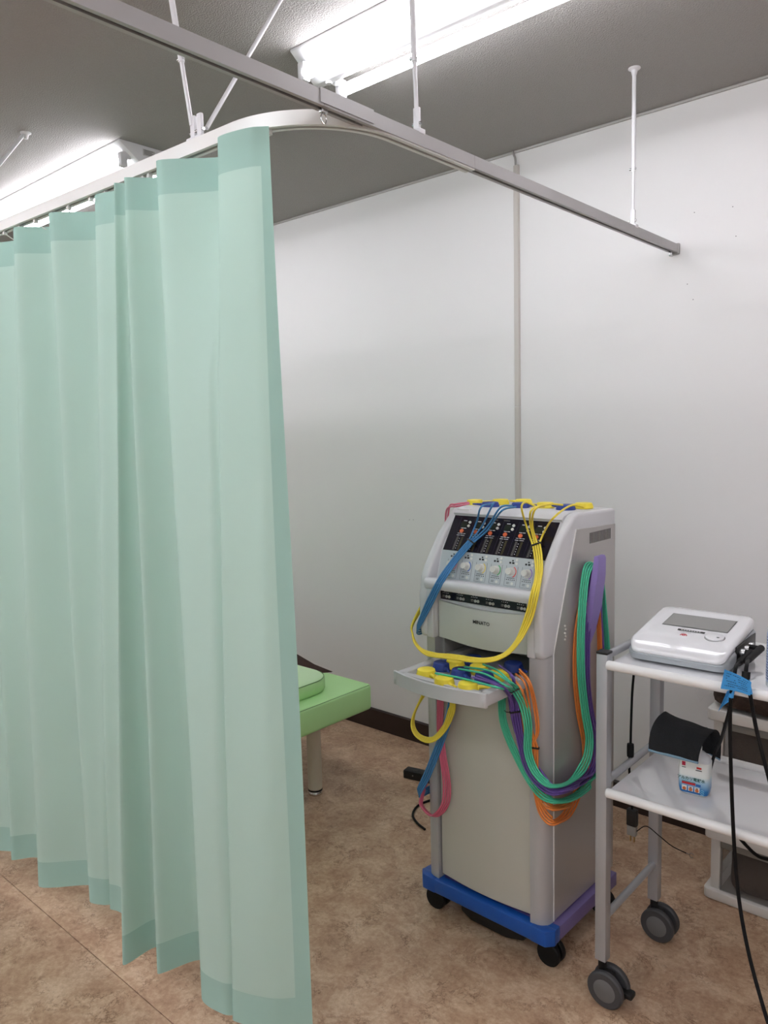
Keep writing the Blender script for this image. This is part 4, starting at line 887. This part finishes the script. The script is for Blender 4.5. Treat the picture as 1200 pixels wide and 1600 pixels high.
# white bottle at the far end of the top shelf
wbp = atz(1194, 1073, S1+.001); wc = V((wbp.x+.0275, wbp.y+.02, S1+.0005))
wbt = thing('gel_bottle', 'white gel bottle printed with blue text on the trolley top shelf', 'bottle', wc)
MB().lathe([(.026, 0), (.029, .003), (.029, .128), (.024, .14), (.012, .148), (.012, .152)], (0, 0, 0), n=32).build('bottle_body', mat('clear_white_bottle', (208, 212, 218), .25), wbt)
MB().lathe([(.013, .15), (.014, .152), (.013, .178), (.009, .181)], (0, 0, 0), n=24).build('cap', mat('white_cap', (225, 226, 226), .4), wbt)
lbw = MB().lathe([(.0292, .012), (.0294, .014), (.0294, .118), (.0292, .12)], (0, 0, 0), n=32).build('label', mat('pale_blue_label', (176, 188, 212), .35), wbt)
for j in range(16):
    zz = .018+.006*j
    for q in range(10):
        a0 = math.radians(150+q*14+(j % 3)*3); a1 = a0+math.radians(8)
        k = MB(); k.ngon([V((.0297*math.cos(a), .0297*math.sin(a), z)) for a, z in ((a0, zz), (a1, zz), (a1, zz+.0028), (a0, zz+.0028))])
        k.build('print_mark', mat('blue_ink', (44, 62, 132), .5), lbw, 0)

# ================================================================== PLASTIC DRAWERS BEHIND THE TROLLEY
FRM = mat('white_translucent_plastic', (214, 212, 206), .32)
CLR = mat('smoky_clear_plastic', (120, 114, 108), .12, alpha=.2)
CX0, CX1, CY0, CY1 = -.761, -.20, 2.313, 2.655
ch = thing('drawer_chest', 'clear plastic two-drawer storage chest with white frame behind the trolley', 'storage drawers', (CX0, CY0, 0))
OC = V((CX0, CY0, 0))
def tier(z0, z1):
    f_ = MB()
    for zz, g in ((z0, .011), (z1-.034, .011)):
        f_.prism(rrect(CX0-g, CX1+g, CY0-g, CY1+g, .018, 4), lambda p, h: (p[0], p[1], h), zz, zz+(.034 if zz > z0 else .03), .009, 3)
    for x in (CX0+.006, CX1-.034):
        for y in (CY0+.006, CY1-.034): f_.box(x, x+.028, y, y+.028, z0+.02, z1-.02, .004)
    f_.build('frame', FRM, ch, off=OC)
    for x in (CX0+.012, CX1-.014): MB().box(x, x+.002, CY0+.03, CY1-.03, z0+.028, z1-.028).build('side_pane', CLR, ch, 0, off=OC)
    dr = MB().box(CX0+.036, CX1-.036, CY0+.002, CY0+.005, z0+.033, z1-.034, .001).build('drawer', CLR, ch, off=OC)
    MB().box(CX0+.036, CX1-.036, CY0-.004, CY0+.010, z1-.058, z1-.036, .004).build('drawer_rim', mat('grey_clear_rim', (150, 148, 142), .25, alpha=.75), dr, off=OC)
    MB().box(CX0+.036, CX1-.036, CY0+.002, CY1-.03, z0+.031, z0+.034).build('drawer_floor', CLR, dr, off=OC)
tier(.001, .228); tier(.2285, .600)
def lump(name, x0, x1, y0, y1, z0, z1, m, label, seed, amp=.008, ex=12):
    t = bmesh.new(); bmesh.ops.create_cube(t, size=1); bmesh.ops.subdivide_edges(t, edges=t.edges[:], cuts=9, use_grid_fill=True)
    rnd = random.Random(seed); ph = [rnd.random()*6 for _ in range(6)]
    for v in t.verts:
        x, y, z = v.co*2; e = (abs(x)**ex+abs(y)**ex+abs(z)**ex)**(1/ex); s = 1/max(e, .001)*max(abs(x), abs(y), abs(z)); x, y, z = x*s, y*s, z*s
        z += (amp/(z1-z0))*2*(math.sin(5*x+ph[0])+math.sin(7*y+ph[1]+2*x))*(1 if z > -.5 else 0)
        y += (amp/(y1-y0))*2*math.sin(6*x+ph[2]+3*z)
        v.co = V(((x0+x1)/2+x*(x1-x0)/2, (y0+y1)/2+y*(y1-y0)/2, (z0+z1)/2+z*(z1-z0)/2))
    k = MB(); k.merge(t); o = k.build(name, m, None, 70, off=V(((x0+x1)/2, (y0+y1)/2, z0))); o.location = V(((x0+x1)/2, (y0+y1)/2, z0)); return tag(o, label, 'blanket')
FUR = mat('brown_fleece', (70, 54, 46), .95, var=.4, vscale=70, bump=1, bscale=260); FUR2 = mat('grey_brown_textile', (56, 46, 40), .95, var=.3, vscale=40, bump=.6, bscale=200)
lump('folded_textile', CX0+.055, CX1-.05, CY0+.014, CY1-.05, .036, .178, FUR2, 'grey brown folded textile inside the lower clear drawer', 2, .004)
lump('folded_textile', CX0+.040, CX1-.05, CY0+.014, CY1-.05, .264, .548, FUR2, 'brown folded textile inside the upper clear drawer', 5, .004)
br_ = lump('fleece_blanket', CX0-.015, CX1-.02, CY0-.02, CY1-.02, .601, .685, FUR, 'brown fluffy blanket in a clear bag on top of the plastic drawers', 9, .006, 5)
k = MB(); FILM = mat('clear_film', (230, 230, 230), .08, alpha=.14)
g = [[V((CX0-.02-.035*math.sin(j*.6+.5)-.01*(i % 2), CY0+.02+.05*i, .603+.022*j))-V(br_.location) for j in range(5)] for i in range(6)]
GV = [[k.bm.verts.new(p) for p in rw] for rw in g]
for a, b_ in zip(GV, GV[1:]):
    for q in range(4): k.bm.faces.new((a[q], a[q+1], b_[q+1], b_[q]))
k.build('plastic_bag', FILM, br_, 0)

# ================================================================== FLOOR ITEMS
ps = atz(630, 1216, 0); 
t = thing('power_strip', 'black power strip lying on the floor beside the machine', 'power strip', (ps.x, ps.y, 0), math.radians(12))
MB().box(0, .26, 0, .045, .001, .036, .004).build('strip_body', BLACK, t)
for q in range(3): MB().box(.03+.07*q, .06+.07*q, .01, .034, .0355, .037).build('socket', mat('dark_socket', (34, 34, 35), .4), t, 0)
MB().cyl((.045, -.0005, .02), (.045, .002, .02), .003, n=10).build('indicator', mat('grey_screw', (120, 120, 118), .4), t)
fc = [atz(664, 1296, .0045), atz(652, 1286, .0045), atz(645, 1274, .0045), atz(650, 1262, .0045), atz(662, 1254, .0045), atz(690, 1245, .0045)]
tl_, ll_ = cable('extension_cord', 'black mains cable curling on the floor behind the machine', fc, .0045, CBL, cat='cord')
